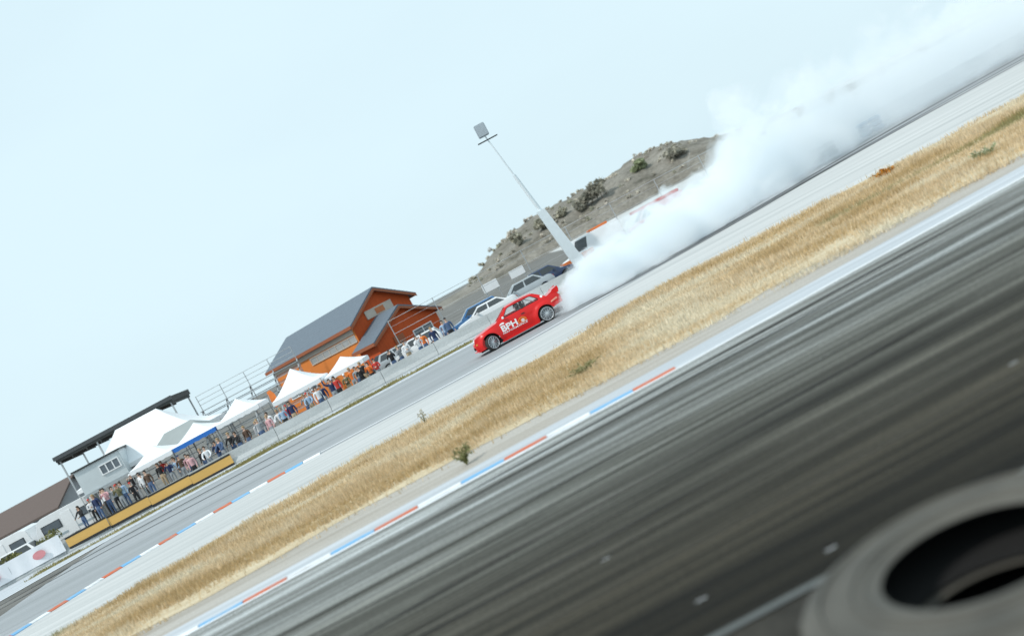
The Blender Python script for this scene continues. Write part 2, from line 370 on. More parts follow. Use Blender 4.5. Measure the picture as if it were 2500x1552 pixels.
# ------------------------------------------------------------------ dry grass, real blades
def vnoise(x, y, seed=0):
    """smooth value noise"""
    r = np.random.RandomState(seed); T = r.rand(256, 256)
    xi, yi = np.floor(x).astype(int), np.floor(y).astype(int); fx, fy = x - xi, y - yi
    fx, fy = fx * fx * (3 - 2 * fx), fy * fy * (3 - 2 * fy)
    g = lambda a, b: T[a % 256, b % 256]
    return (g(xi, yi) * (1 - fx) + g(xi + 1, yi) * fx) * (1 - fy) + (g(xi, yi + 1) * (1 - fx) + g(xi + 1, yi + 1) * fx) * fy
def blades(name, pts, h, w, tints, label, kind='stuff', seed=3, lean=0.5):
    r = np.random.RandomState(seed); n = len(pts)
    hh = h * (0.35 + 1.0 * r.rand(n) ** 1.6) * (0.5 + 1.0 * vnoise(pts[:, 0] * 0.7, pts[:, 1] * 0.9, 44)); ww = w * (0.6 + 0.8 * r.rand(n)); an = r.rand(n) * 2 * np.pi; le = lean * r.rand(n) * hh; ld = r.rand(n) * 2 * np.pi
    v = np.zeros((n, 3, 3)); dx = np.cos(an) * ww; dy = np.sin(an) * ww
    v[:, 0, 0] = pts[:, 0] - dx; v[:, 0, 1] = pts[:, 1] - dy; v[:, 0, 2] = pts[:, 2]
    v[:, 1, 0] = pts[:, 0] + dx; v[:, 1, 1] = pts[:, 1] + dy; v[:, 1, 2] = pts[:, 2]
    v[:, 2, 0] = pts[:, 0] + np.cos(ld) * le; v[:, 2, 1] = pts[:, 1] + np.sin(ld) * le; v[:, 2, 2] = pts[:, 2] + hh
    return tri_mesh(name, v.reshape(-1, 3), 3, np.repeat(tints, 3, axis=0), label, kind)
def tri_mesh(name, v, k, tint, label=None, kind=None, parent=None):
    n = len(v) // k
    me = bpy.data.meshes.new(name)
    me.vertices.add(len(v)); me.vertices.foreach_set('co', v.astype(np.float32).ravel())
    me.loops.add(len(v)); me.loops.foreach_set('vertex_index', np.arange(len(v), dtype=np.int32))
    me.polygons.add(n); me.polygons.foreach_set('loop_start', np.arange(0, len(v), k, dtype=np.int32))
    me.update(calc_edges=True); me.validate()
    ca = me.color_attributes.new('tint', 'FLOAT_COLOR', 'POINT')
    ca.data.foreach_set('color', np.c_[tint, np.ones(len(v))].astype(np.float32).ravel())
    me.materials.append(LEAF)
    o = bpy.data.objects.new(name, me); C.objects.link(o)
    if parent is not None: o.parent = parent
    if kind: o['kind'] = kind
    if label: o['label'] = label
    return o
rs = np.random.RandomState(11)
N = 260000
X = rs.uniform(-16, 20, N)
gn = np.interp(X, *np.array(grass_near).T); gf = np.interp(X, *np.array(grass_far).T)
Yg = gn - 0.5 + (gf - gn + 1.3) * rs.rand(N)
edge = np.minimum(Yg - gn, gf - Yg)
dens = np.clip(0.30 + edge * 0.5 + (vnoise(X * 0.9, Yg * 1.1, 5) - 0.5) * 1.4 + (vnoise(X * 0.25, Yg * 0.6, 6) - 0.5) * 1.6, 0.04, 1)
keep = rs.rand(N) < dens
X, Yg = X[keep], Yg[keep]
t1 = vnoise(X * 0.28, Yg * 0.9, 2) * 0.6 + vnoise(X * 0.9, Yg * 2.2, 3) * 0.4; t2 = vnoise(X * 0.35, Yg * 0.5, 8)
straw = np.array([0.67, 0.535, 0.355]); ochre = np.array([0.53, 0.39, 0.21]); pale = np.array([0.73, 0.66, 0.52]); green = np.array([0.24, 0.24, 0.10])
tint = straw + (ochre - straw) * np.clip((0.46 - t1) * 5, 0, 1)[:, None]
tint = tint + (pale - tint) * np.clip((t1 - 0.54) * 5, 0, 1)[:, None]
tint = tint + (green - tint) * (np.clip((0.20 - t2) * 6, 0, 0.8))[:, None]
tint *= (0.75 + 0.5 * rs.rand(len(X)))[:, None]
blades('dry_grass', np.c_[X, Yg, np.full(len(X), 0.0)], 0.13 , 0.012, tint, 'dry straw grass covering the infield strip')
N = 26000
X = rs.uniform(-30, 18, N); o_n = np.interp(X, *np.array(ov).T)
Yg = o_n + 2.0 * rs.rand(N)
keep = rs.rand(N) < np.clip(vnoise(X * 0.6, Yg * 1.2, 21) * 1.6 - 0.2, 0.1, 1); X, Yg = X[keep], Yg[keep]
tint = np.array([0.22, 0.20, 0.08]) + np.array([0.20, 0.17, 0.09]) * rs.rand(len(X))[:, None]
blades('verge_grass', np.c_[X, Yg, np.full(len(X), -0.014)], 0.14, 0.02, tint, 'olive weeds growing in the verge below the concrete barrier')

def weed(name, loc, h, n, cols, label, spread=0.5, leaf=0.05, seed=1):
    """small plant: stems with leaves along them"""
    r = np.random.RandomState(seed); root = thing(name, label, 'plant', loc, group='weeds growing in the infield')
    st = MB(); vv, cc = [], []
    for i in range(n):
        a = r.rand() * 6.28; sp = spread * h * (0.2 + r.rand()); hh = h * (0.55 + 0.5 * r.rand())
        top = Vector((math.cos(a) * sp, math.sin(a) * sp, hh)); mid = Vector((top.x * 0.35, top.y * 0.35, hh * 0.55))
        st.tube([(0, 0, 0), mid, top], [0.008, 0.006, 0.003], 5)
        for k in range(12):
            t = 0.25 + 0.75 * r.rand(); p = mid * (t / 0.55) if t < 0.55 else mid + (top - mid) * ((t - 0.55) / 0.45)
            d = Vector(r.randn(3)).normalized(); e = d.cross(Vector(r.randn(3))).normalized()
            L = leaf * (0.6 + 0.8 * r.rand())
            vv += [p, p + d * L + e * L * 0.35, p + d * 2 * L, p + d * L - e * L * 0.35]
            c = np.array(cols[r.randint(len(cols))]) * (0.7 + 0.6 * r.rand()); cc += [c] * 4
    st.build('stem', plain('weed_stem', (0.20, 0.19, 0.07), 0.8), root)
    tri_mesh('foliage', np.array([tuple(q) for q in vv]), 4, np.array(cc), parent=root)
    return root
OL = [(0.13, 0.15, 0.04), (0.20, 0.19, 0.07), (0.09, 0.10, 0.03)]
weed('weed_plant', (-2.03, 20.4, 0), 0.44, 16, [(0.20, 0.21, 0.09), (0.27, 0.26, 0.12), (0.15, 0.16, 0.06)], 'dark green weed standing alone in the dusty verge by the near kerb', 0.5, 0.045, 3)
weed('weed_plant', (-3.6, 31.3, 0), 0.42, 6, [(0.50, 0.45, 0.33), (0.42, 0.38, 0.26)], 'thin pale dry stalk at the far edge of the grass', 0.3, 0.035, 4)
weed('weed_plant', (0.9, 24.3, 0), 0.20, 26, [(0.27, 0.26, 0.13), (0.34, 0.31, 0.17), (0.20, 0.20, 0.09)], 'low olive green weed in the middle of the dry grass', 2.6, 0.04, 5)
weed('weed_plant', (11.2, 24.6, 0), 0.18, 20, [(0.30, 0.34, 0.20), (0.36, 0.38, 0.25)], 'grey green weed in the grass near the white line', 2.0, 0.04, 6)
weed('weed_plant', (11.5, 31.6, 0), 0.22, 30, [(0.52, 0.20, 0.025), (0.40, 0.15, 0.025), (0.60, 0.28, 0.06)], 'rusty orange dry weed at the far grass edge', 2.4, 0.05, 7)

# ------------------------------------------------------------------ concrete barrier, ochre board, white banner
M_conc = ground_mat('barrier_concrete', [(0.3, (0.36, 0.38, 0.38)), (0.5, (0.43, 0.45, 0.45)), (0.7, (0.50, 0.52, 0.52))], 0.9, (0.4, 1, 2), fine=12, fine_amt=0.12)
bar_pts = [(-37, 63.5), (-30, 65.3), (-18, 65.5), (-4, 65.5), (4, 64.6), (10, 62.8), (16, 60.6), (22, 59.6), (30, 60.2), (46, 62.5)]
bar = thing('concrete_barrier', 'long grey concrete safety barrier beyond the far track', 'barrier')
bp_ = np.array(smooth_poly(bar_pts, 12)); bd = np.r_[0, np.cumsum(np.hypot(*np.diff(bp_, axis=0).T))]
bat = lambda s: np.array([np.interp(s, bd, bp_[:, 0]), np.interp(s, bd, bp_[:, 1])])
seg = 3.6
for i in range(int(bd[-1] / seg)):
    a, b = bat(i * seg + 0.015), bat((i + 1) * seg - 0.015)
    t = (b - a) / np.hypot(*(b - a)); n = np.array([-t[1], t[0]])
    prof = [(-0.28, -0.02), (-0.28, 0.08), (-0.15, 0.30), (-0.09, 0.80), (0.09, 0.80), (0.15, 0.30), (0.28, 0.08), (0.28, -0.02)]
    jz = rng.uniform(-0.008, 0.008)
    MB().ring_loft([[(*(q + n * o), z + (jz if z > 0.1 else 0)) for o, z in prof] for q in (a, b)]).build('barrier_segment', M_conc, bar)

def along(x): return np.interp(x, bp_[:, 0], bp_[:, 1])
M_ochre = plain('ochre_print', (0.60, 0.36, 0.10), 0.7, 0.18, 1.2, stretch=(0.3, 1, 2))
M_black = plain('black_rubber', (0.018, 0.018, 0.018), 0.7, 0.2, 8)
ob = thing('advertising_board', 'long ochre advertising board with black edges on the barrier', 'board')
for i in range(4):
    x0 = -29.6 + i * 2.75; x1 = x0 + 2.73; y = float(along((x0 + x1) / 2)) - 0.34; z0 = 0.28 - i * 0.055
    MB().box(x0, x1, y, y + 0.03, z0, z0 + 0.50).build('panel', M_ochre, ob)
    MB().box(x0, x1, y - 0.012, y + 0.03, z0 + 0.502, z0 + 0.61).build('top_edge', M_black, ob)
    MB().box(x0, x1, y - 0.012, y + 0.03, z0 - 0.15, z0 - 0.002).build('bottom_edge', M_black, ob)
M_ban = plain('banner_cloth', (0.80, 0.81, 0.84), 0.75, 0.06, 2)
M_pink = plain('faded_red_print', (0.62, 0.25, 0.27), 0.8, 0.25, 3)
bn = thing('fence_banner', 'white banner with two faded red ovals at the barrier end', 'banner')
fab = MB(); cols = []
for i in range(31):
    x = -36.2 + i * 6.4 / 30; y = float(along(x)) - 0.36 + 0.025 * math.sin(i * 1.3)
    cols.append([(x, y, 0.2), (x, y + 0.01, 0.75), (x, y, 1.28), (x, y + 0.02, 1.28), (x, y + 0.02, 0.2)])
fab.ring_loft(cols).build('cloth', M_ban, bn, smooth=40)
for cx in (-33.9, -31.2):
    y = float(along(cx)) - 0.42
    MB().lathe([(0.001, 0), (0.33, 0), (0.33, 0.006), (0.001, 0.006)], 24, M=Matrix.Translation((cx, y, 0.74)) @ Matrix.Diagonal((1.25, 1, 0.75, 1))).build('print', M_pink, bn)
for cx in (-36.1, -33.0, -29.9):
    MB().tube([(cx, float(along(cx)) - 0.31, 0), (cx, float(along(cx)) - 0.31, 1.34)], 0.03, 8).build('post', plain('galvanised', (0.45, 0.47, 0.48), 0.45, 0.1, 8, metal=0.6), bn)

# ------------------------------------------------------------------ wooded hill far behind
hill_top = [(-60, 0.2), (-20, 1.2), (-8, 2.2), (-1, 4.0), (4, 7.0), (9, 8.7), (21, 9.9), (30, 9.9), (36, 10.2), (41, 10.8), (48, 10.9), (57, 11.6), (68, 8.8), (76, 5.4), (90, 3), (120, 1.5), (160, 0.2)]
M_hill = ground_mat('hill_rock', [(0.34, (0.085, 0.08, 0.062)), (0.44, (0.165, 0.152, 0.127)), (0.54, (0.215, 0.20, 0.172)), (0.68, (0.27, 0.255, 0.222))], 0.10, (1, 1, 1.6), fine=1.2, fine_amt=0.3, scale2=0.35, stretch2=(0.6, 0.6, 1.2), bump=0.6)
hx = np.linspace(-60, 160, 150); hy = np.linspace(0, 1, 36); mb = MB()
hz = np.zeros((len(hx), len(hy)))
for i, x in enumerate(hx):
    H = interp(hill_top, x)
    for j, t in enumerate(hy):
        prof = math.sin(min(1, t * 1.9) * math.pi / 2) ** 0.8 if t < 0.526 else math.cos((t - 0.526) / 0.474 * math.pi / 2)
        nz = (vnoise(np.array(x * 0.12), np.array(t * 7.0), 31) - 0.5) * 1.8 + (vnoise(np.array(x * 0.5), np.array(t * 22.0), 32) - 0.5) * 1.0
        z = H * prof + float(nz) * prof * min(1, H / 5)
        hz[i, j] = z
        mb.v.append((x, 270 + t * 70, z - 0.05))
k = len(hy)
for i in range(len(hx) - 1):
    for j in range(k - 1): mb.f.append([i * k + j, (i + 1) * k + j, (i + 1) * k + j + 1, i * k + j + 1]); mb.m.append(0)
struct(mb.build('hill', M_hill, smooth=50), 'long grey brown rocky hill beyond the paddock')

def crown_pts(r, n, rx, ry, rz, lumps=7):
    """leaf positions gathered in clumps, denser towards each clump's skin"""
    cs = r.randn(lumps, 3); cs /= np.linalg.norm(cs, axis=1)[:, None]; cs *= (0.35 + 0.35 * r.rand(lumps))[:, None]
    cr = 0.30 + 0.25 * r.rand(lumps)
    w = r.randint(0, lumps, n); d = r.randn(n, 3); d /= np.linalg.norm(d, axis=1)[:, None]
    p = cs[w] + d * (cr[w] * r.rand(n) ** 0.4)[:, None]
    return p * np.array([rx, ry, rz]), w
def leaf_quads(r, p, size, base, var, clump):
    n = len(p); d = r.randn(n, 3); d /= np.linalg.norm(d, axis=1)[:, None]; e = np.cross(d, r.randn(n, 3)); e /= np.linalg.norm(e, axis=1)[:, None]
    s = size * (0.5 + r.rand(n))[:, None]
    v = np.stack([p - d * s, p + e * s * 0.7, p + d * s, p - e * s * 0.7], 1).reshape(-1, 3)
    cl = 0.7 + 0.6 * r.rand(clump.max() + 1)
    t = np.array(base)[None, :] * (cl[clump] * (1 - var + 2 * var * r.rand(n)))[:, None]
    return v, np.repeat(t, 4, axis=0)
M_bark = plain('bark', (0.13, 0.10, 0.075), 0.9, 0.3, 12, bump=0.4)
def tree(name, loc, h, rx, base, label, cat='tree', n=900, size=0.25, seed=1, group=None, trunk=0.4):
    r = np.random.RandomState(seed); root = thing(name, label, cat, loc, group=group)
    tk = MB().tube([(0, 0, -0.3), (0.05 * h * 0.2, 0, h * 0.25), (0, 0.03 * h * 0.2, h * 0.75)], [h * 0.03, h * 0.022, h * 0.008], 7)
    for q in range(5):
        a = q * 1.3 + r.rand(); tk.tube([(0, 0, h * (0.25 + 0.08 * q)), (math.cos(a) * rx * 0.6, math.sin(a) * rx * 0.6, h * (0.45 + 0.08 * q))], [h * 0.012, h * 0.004], 5)
    tk.build('trunk', M_bark, root)
    p, w = crown_pts(r, n, rx, rx, h * (1 - trunk * 0.5) * 0.62, 9); p[:, 2] += h * (0.5 + trunk * 0.25)
    p[:, 2] = np.maximum(p[:, 2], 0.05)
    v, t = leaf_quads(r, p, size, base, 0.35, w)
    tri_mesh('crown', v, 4, t, parent=root)
    return root
hill_trees = [(30, 281, 4.4, 3.0, 'd', 'dark round tree low on the hill above the red van'), (35, 282, 4.8, 3.2, 'd', 'tall dark tree on the hill face beside the round tree'), (57, 281, 4.4, 3.4, 'd', 'dark spreading tree on the hill next to the smoke'),
              (48, 287, 3.0, 2.8, 'g', 'green bush high on the hill in the middle'), (18, 283, 3.8, 2.6, 'o', 'olive bush on the hill behind the pale mast'),
              (11, 282, 3.4, 2.4, 'o', 'olive bush at the low foot of the hill'), (24, 285, 2.6, 2.0, 'o', 'olive bush just under the hill crest past the mast')]
def hill_z(x, y):
    i = int(np.clip(np.searchsorted(hx, x), 0, len(hx) - 1)); j = int(np.clip((y - 270) / 70 * 35, 0, 35)); return float(hz[i, j])
for i, (x, y, h, r_, c, lab) in enumerate(hill_trees):
    col = {'d': (0.32, 0.305, 0.25), 'g': (0.33, 0.36, 0.22), 'o': (0.42, 0.40, 0.32)}[c]
    tree('hill_tree', (x, y, hill_z(x, y) - 0.2), h, r_, col, lab, n=700, size=0.42, seed=40 + i, group='trees on the hill')
r = np.random.RandomState(77); vv, tt = [], []
for q in range(300):
    x = r.uniform(-6, 82); y = r.uniform(274, 306); z = hill_z(x, y); rr = r.uniform(0.4, 1.1)
    if vnoise(np.array(x * 0.15), np.array(y * 0.15), 51) < 0.38: continue
    p, w = crown_pts(r, 60, rr, rr, rr * 0.8, 4); p += np.array([x, y, z + rr * 0.25])
    v, t = leaf_quads(r, p, 0.28, [(0.56, 0.52, 0.44), (0.60, 0.56, 0.48), (0.48, 0.465, 0.37), (0.62, 0.57, 0.50)][r.randint(4)], 0.3, w); vv.append(v); tt.append(t)
tri_mesh('hill_shrubbery', np.concatenate(vv), 4, np.concatenate(tt), 'brown and olive scrub covering the hill', 'stuff')

# earth bank where the crowd stands at the far end
mb = MB(); bx = np.linspace(-44, -20, 40); by = np.linspace(66.4, 72, 14)
for x in bx:
    for y in by:
        e = min(1, (x + 44) / 3, (-20 - x) / 5, (y - 66.4) / 1.5, (72 - y) / 1.5); e = max(0, e)
        mb.v.append((x, y, -0.04 + 0.62 * e * e * (3 - 2 * e)))
for i in range(39):
    for j in range(13): mb.f.append([i * 14 + j, (i + 1) * 14 + j, (i + 1) * 14 + j + 1, i * 14 + j + 1]); mb.m.append(0)
struct(mb.build('earth_bank', M_dirt, smooth=60), 'low earth bank behind the ochre board')
def bank_z(x, y):
    e = max(0, min(1, (x + 44) / 3, (-20 - x) / 5, (y - 66.4) / 1.5, (72 - y) / 1.5)); return max(-0.03, -0.04 + 0.62 * e * e * (3 - 2 * e))
# ================================================================== BUILDINGS
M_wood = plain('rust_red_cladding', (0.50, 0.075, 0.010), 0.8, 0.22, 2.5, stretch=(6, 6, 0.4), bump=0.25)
M_woodlit = plain('sunlit_cladding', (0.66, 0.20, 0.035), 0.8, 0.18, 2.5, stretch=(6, 6, 0.4), bump=0.2)  # same cladding, with the sun on the long walls painted into its colour
M_slate = plain('slate_roof', (0.115, 0.145, 0.18), 0.65, 0.22, 5, stretch=(1, 1, 3), bump=0.3)
M_trim = plain('brown_trim', (0.30, 0.09, 0.035), 0.6, 0.15, 4)
M_beige = plain('beige_boarding', (0.50, 0.44, 0.38), 0.7, 0.12, 4)
M_white = plain('white_paint', (0.80, 0.81, 0.82), 0.5, 0.06, 5)
M_gwin = plain('window_glass_dark', (0.10, 0.12, 0.14), 0.08, 0.3, 2, spec=0.8)
M_galv = plain('galvanised', (0.45, 0.47, 0.48), 0.45, 0.1, 8, metal=0.6)
M_grey = plain('grey_sheet', (0.42, 0.46, 0.49), 0.6, 0.12, 2)
M_dark = plain('dark_sheet', (0.035, 0.038, 0.036), 0.6, 0.25, 2)

def gable_house(root, L, hw, ze, zr, wall, side, over=0.45, back=True):
    """local frame: x across the gable, y back along the ridge, gable at y=0"""
    t = 0.16
    sl = (zr - ze) / hw
    MB().poly([(-hw+0.4, 0.02, -0.05), (hw-0.4, 0.02, -0.05), (hw-0.4, 0.02, ze+0.2), (0, 0.02, zr-0.15), (-hw+0.4, 0.02, ze+0.2)]).build('gable_wall', wall, root)
    MB().poly([(-hw+0.4, L-0.02, -0.05), (hw-0.4, L-0.02, -0.05), (hw-0.4, L-0.02, ze+0.2), (0, L-0.02, zr-0.15), (-hw+0.4, L-0.02, ze+0.2)]).build('gable_wall', wall, root)
    for sx in (-1, 1):
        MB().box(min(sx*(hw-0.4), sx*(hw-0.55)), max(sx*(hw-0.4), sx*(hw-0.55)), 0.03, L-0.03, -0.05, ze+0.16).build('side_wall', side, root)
        rf = MB().ring_loft([[(0, y, zr), (sx*hw, y, ze), (sx*hw, y, ze-t), (0, y, zr-t)] for y in (-over, L+over)]).build('roof', M_slate, root)
        MB().ring_loft([[(0, y, zr-t+0.03), (sx*(hw+0.02), y, ze-t+0.05), (sx*(hw+0.02), y, ze-t-0.17), (0, y, zr-t-0.17)] for y in (-over-0.05, -over-0.003)]).build('barge_board', M_trim, rf)
        MB().box(min(sx*(hw+0.003), sx*(hw+0.06)), max(sx*(hw+0.003), sx*(hw+0.06)), -over, L+over, ze-t-0.1, ze-0.01).build('gutter', M_trim, rf)
        for k in range(1, int(hw / 0.32)):           # courses of slate, each a little proud of the next
            a = k * 0.32
            MB().ring_loft([[(sx*(a), y, zr-sl*a+0.018), (sx*(a+0.05), y, zr-sl*(a+0.05)+0.002), (sx*(a-0.31), y, zr-sl*(a-0.31)+0.002)] for y in (-over+0.01, L+over-0.01)]).build('slate_course', M_slate, rf)

yaw = math.atan2(0.68, 0.733)
house = thing('wooden_house', 'large rust red wooden house with slate grey gable roof', 'house', (-8.7, 85.0, 0), yaw)
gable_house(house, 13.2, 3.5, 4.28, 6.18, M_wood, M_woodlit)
M_pale_pane = plain('pale_pane', (0.34, 0.35, 0.35), 0.15, 0.25, 1.5, spec=0.8)  # reflected sky put into the panes as a paler base colour
def window(root, x0, x1, z0, z1, y, n, side=None, frame=M_white, pane=M_gwin):
    """window in the gable (y plane) or in the long side wall (x plane when side is given)"""
    def P(a, d, z): return (a, y - d, z) if side is None else (side - d, a, z)
    f = MB()
    def bar(a0, a1, q0, q1, d):
        p0, p1 = P(a0, d, q0), P(a1, -0.02, q1)
        f.box(min(p0[0], p1[0]), max(p0[0], p1[0]), min(p0[1], p1[1]), max(p0[1], p1[1]), q0, q1)
    w = 0.07
    bar(x0, x1, z1 - w, z1, 0.06); bar(x0, x1, z0, z0 + w, 0.08)
    for i in range(n + 1):
        c = x0 + (x1 - x0) * i / n; a = min(max(c - w / 2, x0), x1 - w); bar(a, a + w, z0 + w, z1 - w, 0.05)
    fr = f.build('window', frame, root)
    for i in range(n):
        a, b = x0 + (x1 - x0) * i / n + 0.03, x0 + (x1 - x0) * (i + 1) / n - 0.03
        MB().poly([P(a, 0.015, z0 + w), P(b, 0.015, z0 + w), P(b, 0.015, z1 - w), P(a, 0.015, z1 - w)]).build('pane', pane, fr)
window(house, 0.2, 7.2, 2.95, 3.55, 0, 7, side=-3.1, frame=M_beige, pane=M_pale_pane)
MB().box(-3.16, -3.101, 0.2, 13.0, 3.62, 4.0).build('boarding', M_beige, house)
window(house, 8.0, 12.4, 1.2, 2.6, 0, 4, side=-3.1)
MB().box(-1.5, 1.3, -0.06, 0.015, 4.05, 4.72).build('sign_board', M_beige, house)
MB().box(-0.5, 0.4, -0.09, -0.061, 4.15, 4.6).build('shutter', plain('red_shutter', (0.5, 0.16, 0.06), 0.7), house)
wing = thing('house_wing', 'lower rust red wing with its own slate gable before the big house', 'house wing', (-8.7 + 0.68*3.0 - 0.733*0.85, 85.0 - 0.733*3.0 - 0.68*0.85, 0), yaw)
gable_house(wing, 2.4, 3.6, 2.36, 4.02, M_wood, M_wood, over=0.35)
window(wing, 0.3, 2.3, 0.9, 1.75, 0, 2)
MB().box(-1.6, -0.6, -0.05, 0.015, -0.04, 2.0).build('door', M_trim, wing)

bh = thing('brown_house', 'low house with brown tiled roof behind the white caravans', 'house', (-39.2, 93, 0), R(72))
def simple_house(root, L, hw, ze, zr, wall, roofm):
    MB().box(-hw + 0.3, hw - 0.3, 0.2, L - 0.2, -0.05, ze).build('wall', wall, root)
    MB().poly([(-hw+0.3, 0.2, ze), (hw-0.3, 0.2, ze), (0, 0.2, zr-0.1)]).build('gable_wall', wall, root)
    MB().poly([(-hw+0.3, L-0.2, ze), (hw-0.3, L-0.2, ze), (0, L-0.2, zr-0.1)]).build('gable_wall', wall, root)
    for sx in (-1, 1):
        MB().ring_loft([[(0, y, zr), (sx*hw, y, ze-0.1), (sx*hw, y, ze-0.25), (0, y, zr-0.15)] for y in (-0.3, L+0.3)]).build('roof', roofm, root)
simple_house(bh, 9, 3.4, 2.7, 4.45, plain('grey_render', (0.36, 0.38, 0.40), 0.8, 0.1, 2), plain('brown_tiles', (0.115, 0.085, 0.075), 0.8, 0.25, 4, stretch=(1, 4, 4), bump=0.3))
window(bh, -2, 2, 1.0, 2.1, 0.2, 3)

# dark flat roofed stand
cn = thing('covered_stand', 'long dark flat roofed spectator stand behind the white marquee', 'grandstand', (-28.9, 81, 0))
MB().box(-4.7, 4.7, -2.4, 2.4, 5.45, 5.86).build('roof', M_dark, cn)
MB().box(-4.78, 4.78, -2.48, -2.402, 5.62, 5.90).build('fascia', plain('dark_fascia', (0.06, 0.066, 0.07), 0.5, 0.15, 3), cn)
for i in range(5):
    MB().box(-4.6, 4.6, -1.6 + i*0.75, -1.0 + i*0.75, 1.0 + i*0.4, 1.06 + i*0.4).build('bench', M_galv, cn)
for x in (-4.5, -1.5, 1.5, 4.5):
    for y in (-2.2, 2.1): MB().box(x-0.05, x+0.05, y-0.05, y+0.05, -0.03, 5.44).build('post', M_galv, cn)
for i in range(9): MB().box(-4.6 + i*1.15 - 0.04, -4.6 + i*1.15 + 0.04, -2.39, 2.15, 5.25, 5.445).build('rafter', M_dark, cn)

# open metal bleachers with railing
bl = thing('metal_bleachers', 'open metal bleachers with railings between the marquee and red house', 'bleachers', (-20.2, 82, 0), R(4))
for i in range(8):
    MB().box(-4.2, 4.2, -2.0 + i*0.7, -1.55 + i*0.7, 0.6 + i*0.46, 0.66 + i*0.46).build('bench', M_galv, bl)
    MB().box(-4.2, 4.2, -1.5 + i*0.7, -1.32 + i*0.7, 0.25 + i*0.46, 0.31 + i*0.46).build('foot_board', M_grey, bl)
for x in (-4.1, -2.05, 0, 2.05, 4.1):
    MB().tube([(x, -2.1, 0.5), (x, 3.6, 4.0)], 0.06).build('stringer', M_galv, bl)
    MB().tube([(x, 3.6, -0.03), (x, 3.6, 5.1)], 0.03).build('post', M_galv, bl)
    MB().tube([(x, 0.7, -0.03), (x, 0.7, 2.2)], 0.05).build('post', M_galv, bl)
for z in (4.35, 4.7, 5.1): MB().tube([(-4.15, 3.62, z), (4.15, 3.62, z)], 0.02).build('rail', M_galv, bl)

# cabins
cb = thing('site_cabin', 'pale grey cabin on a steel platform beside the white marquee', 'cabin', (-29.2, 74.5, 0), R(8))
MB().box(-1.6, 1.6, -1.2, 1.2, 2.45, 4.15).build('body', plain('cabin_grey', (0.55, 0.60, 0.62), 0.6, 0.12, 2), cb, bevel=0.03)
MB().box(-1.72, 1.72, -1.32, 1.32, 4.152, 4.26).build('roof', M_dark, cb)
window(cb, 0.0, 1.4, 3.1, 3.8, -1.2, 3)
MB().box(-1.7, 1.7, -1.3, 1.3, 2.30, 2.448).build('platform', M_galv, cb)
for x in (-1.55, 1.55):
    for y in (-1.15, 1.15): MB().box(x-0.06, x+0.06, y-0.06, y+0.06, -0.03, 2.3).build('leg', M_galv, cb)

# ------------------------------------------------------------------ tents
M_cloth = plain('tent_cloth', (0.82, 0.84, 0.86), 0.8, 0.04, 1.5, bump=0.1)
M_gcloth = plain('grey_tent_cloth', (0.30, 0.33, 0.33), 0.8, 0.10, 1.5)
M_blue = plain('blue_cloth', (0.02, 0.16, 0.55), 0.7, 0.1, 3)
M_orangec = plain('orange_cloth', (0.75, 0.20, 0.04), 0.7, 0.1, 3)
def tent(name, label, loc, sx, sy, ze, zp, cloth, val=None, rz=0.0, curve=0.35, ridge=0.0, group='tents along the spectator side'):
    root = thing(name, label, 'tent', loc, rz, group)
    n = 8; mb = MB()
    hx_, hy_ = sx / 2, sy / 2
    rings = []
    for i in range(n + 1):
        t = i / n; k = 1 - t; z = ze + (zp - ze) * (t ** (1 + curve))
        rings.append([(-hx_*k - ridge*t, -hy_*k, z), (-hx_*k*0.33 - ridge*t*0.5, -hy_*k, z - 0.05*k), (hx_*k*0.33 + ridge*t*0.5, -hy_*k, z - 0.05*k), (hx_*k + ridge*t, -hy_*k, z), (hx_*k + ridge*t, hy_*k, z), (-hx_*k - ridge*t, hy_*k, z)] if i < n or True else None)
    mb.ring_loft(rings, caps=False); mb.build('canopy', cloth, root, smooth=35)
    for (a, b) in (((-hx_, -hy_), (hx_, -hy_)), ((hx_, -hy_), (hx_, hy_)), ((hx_, hy_), (-hx_, hy_)), ((-hx_, hy_), (-hx_, -hy_))):
        v = MB(); m = 12; top, bot = [], []
        nx_, ny_ = (b[1]-a[1]), -(b[0]-a[0]); L = math.hypot(nx_, ny_); nx_, ny_ = nx_/L*0.015, ny_/L*0.015
        rr = []
        for i in range(m + 1):
            t = i / m; x = a[0] + (b[0]-a[0])*t + nx_; y = a[1] + (b[1]-a[1])*t + ny_; zz = ze - 0.26 - 0.04*abs(math.sin(t*6*math.pi))
            rr.append([(x, y, ze-0.004), (x, y, zz), (x+nx_*0.3, y+ny_*0.3, zz), (x+nx_*0.3, y+ny_*0.3, ze-0.004)])
        v.ring_loft(rr).build('valance', val or cloth, root)
    for x in (-hx_+0.04, hx_-0.04):
        for y in (-hy_+0.04, hy_-0.04): MB().tube([(x, y, -0.6), (x, y, ze-0.02)], 0.03, 8).build('leg', M_galv, root)
    return root
tent('marquee', 'biggest white peaked marquee before the dark flat roof', (-26.6, 77, 0), 10.0, 5.0, 3.0, 5.5, M_cloth, ridge=1.6, curve=0.5)
tent('marquee', 'grey sagging tent roof behind the white gazebos', (-23.4, 74.2, 0), 5.6, 3.6, 2.55, 3.65, M_gcloth, ridge=1.0)
tent('gazebo', 'white gazebo with white valance nearest the site cabin', (-24.4, 70.8, 0.25), 3.0, 3.0, 2.25, 3.1, M_cloth)
tent('gazebo', 'white gazebo with bright blue valance', (-21.3, 70.8, 0.05), 3.0, 3.0, 2.45, 3.3, M_cloth, M_blue)
tent('gazebo', 'white gazebo beside the blue edged one, towards the red house', (-18.2, 70.8, 0), 3.0, 3.0, 2.5, 3.45, M_cloth)
tent('gazebo', 'tall white gazebo before the long roof of the red house', (-14.2, 71.0, 0), 3.4, 3.4, 2.1, 3.5, M_cloth)
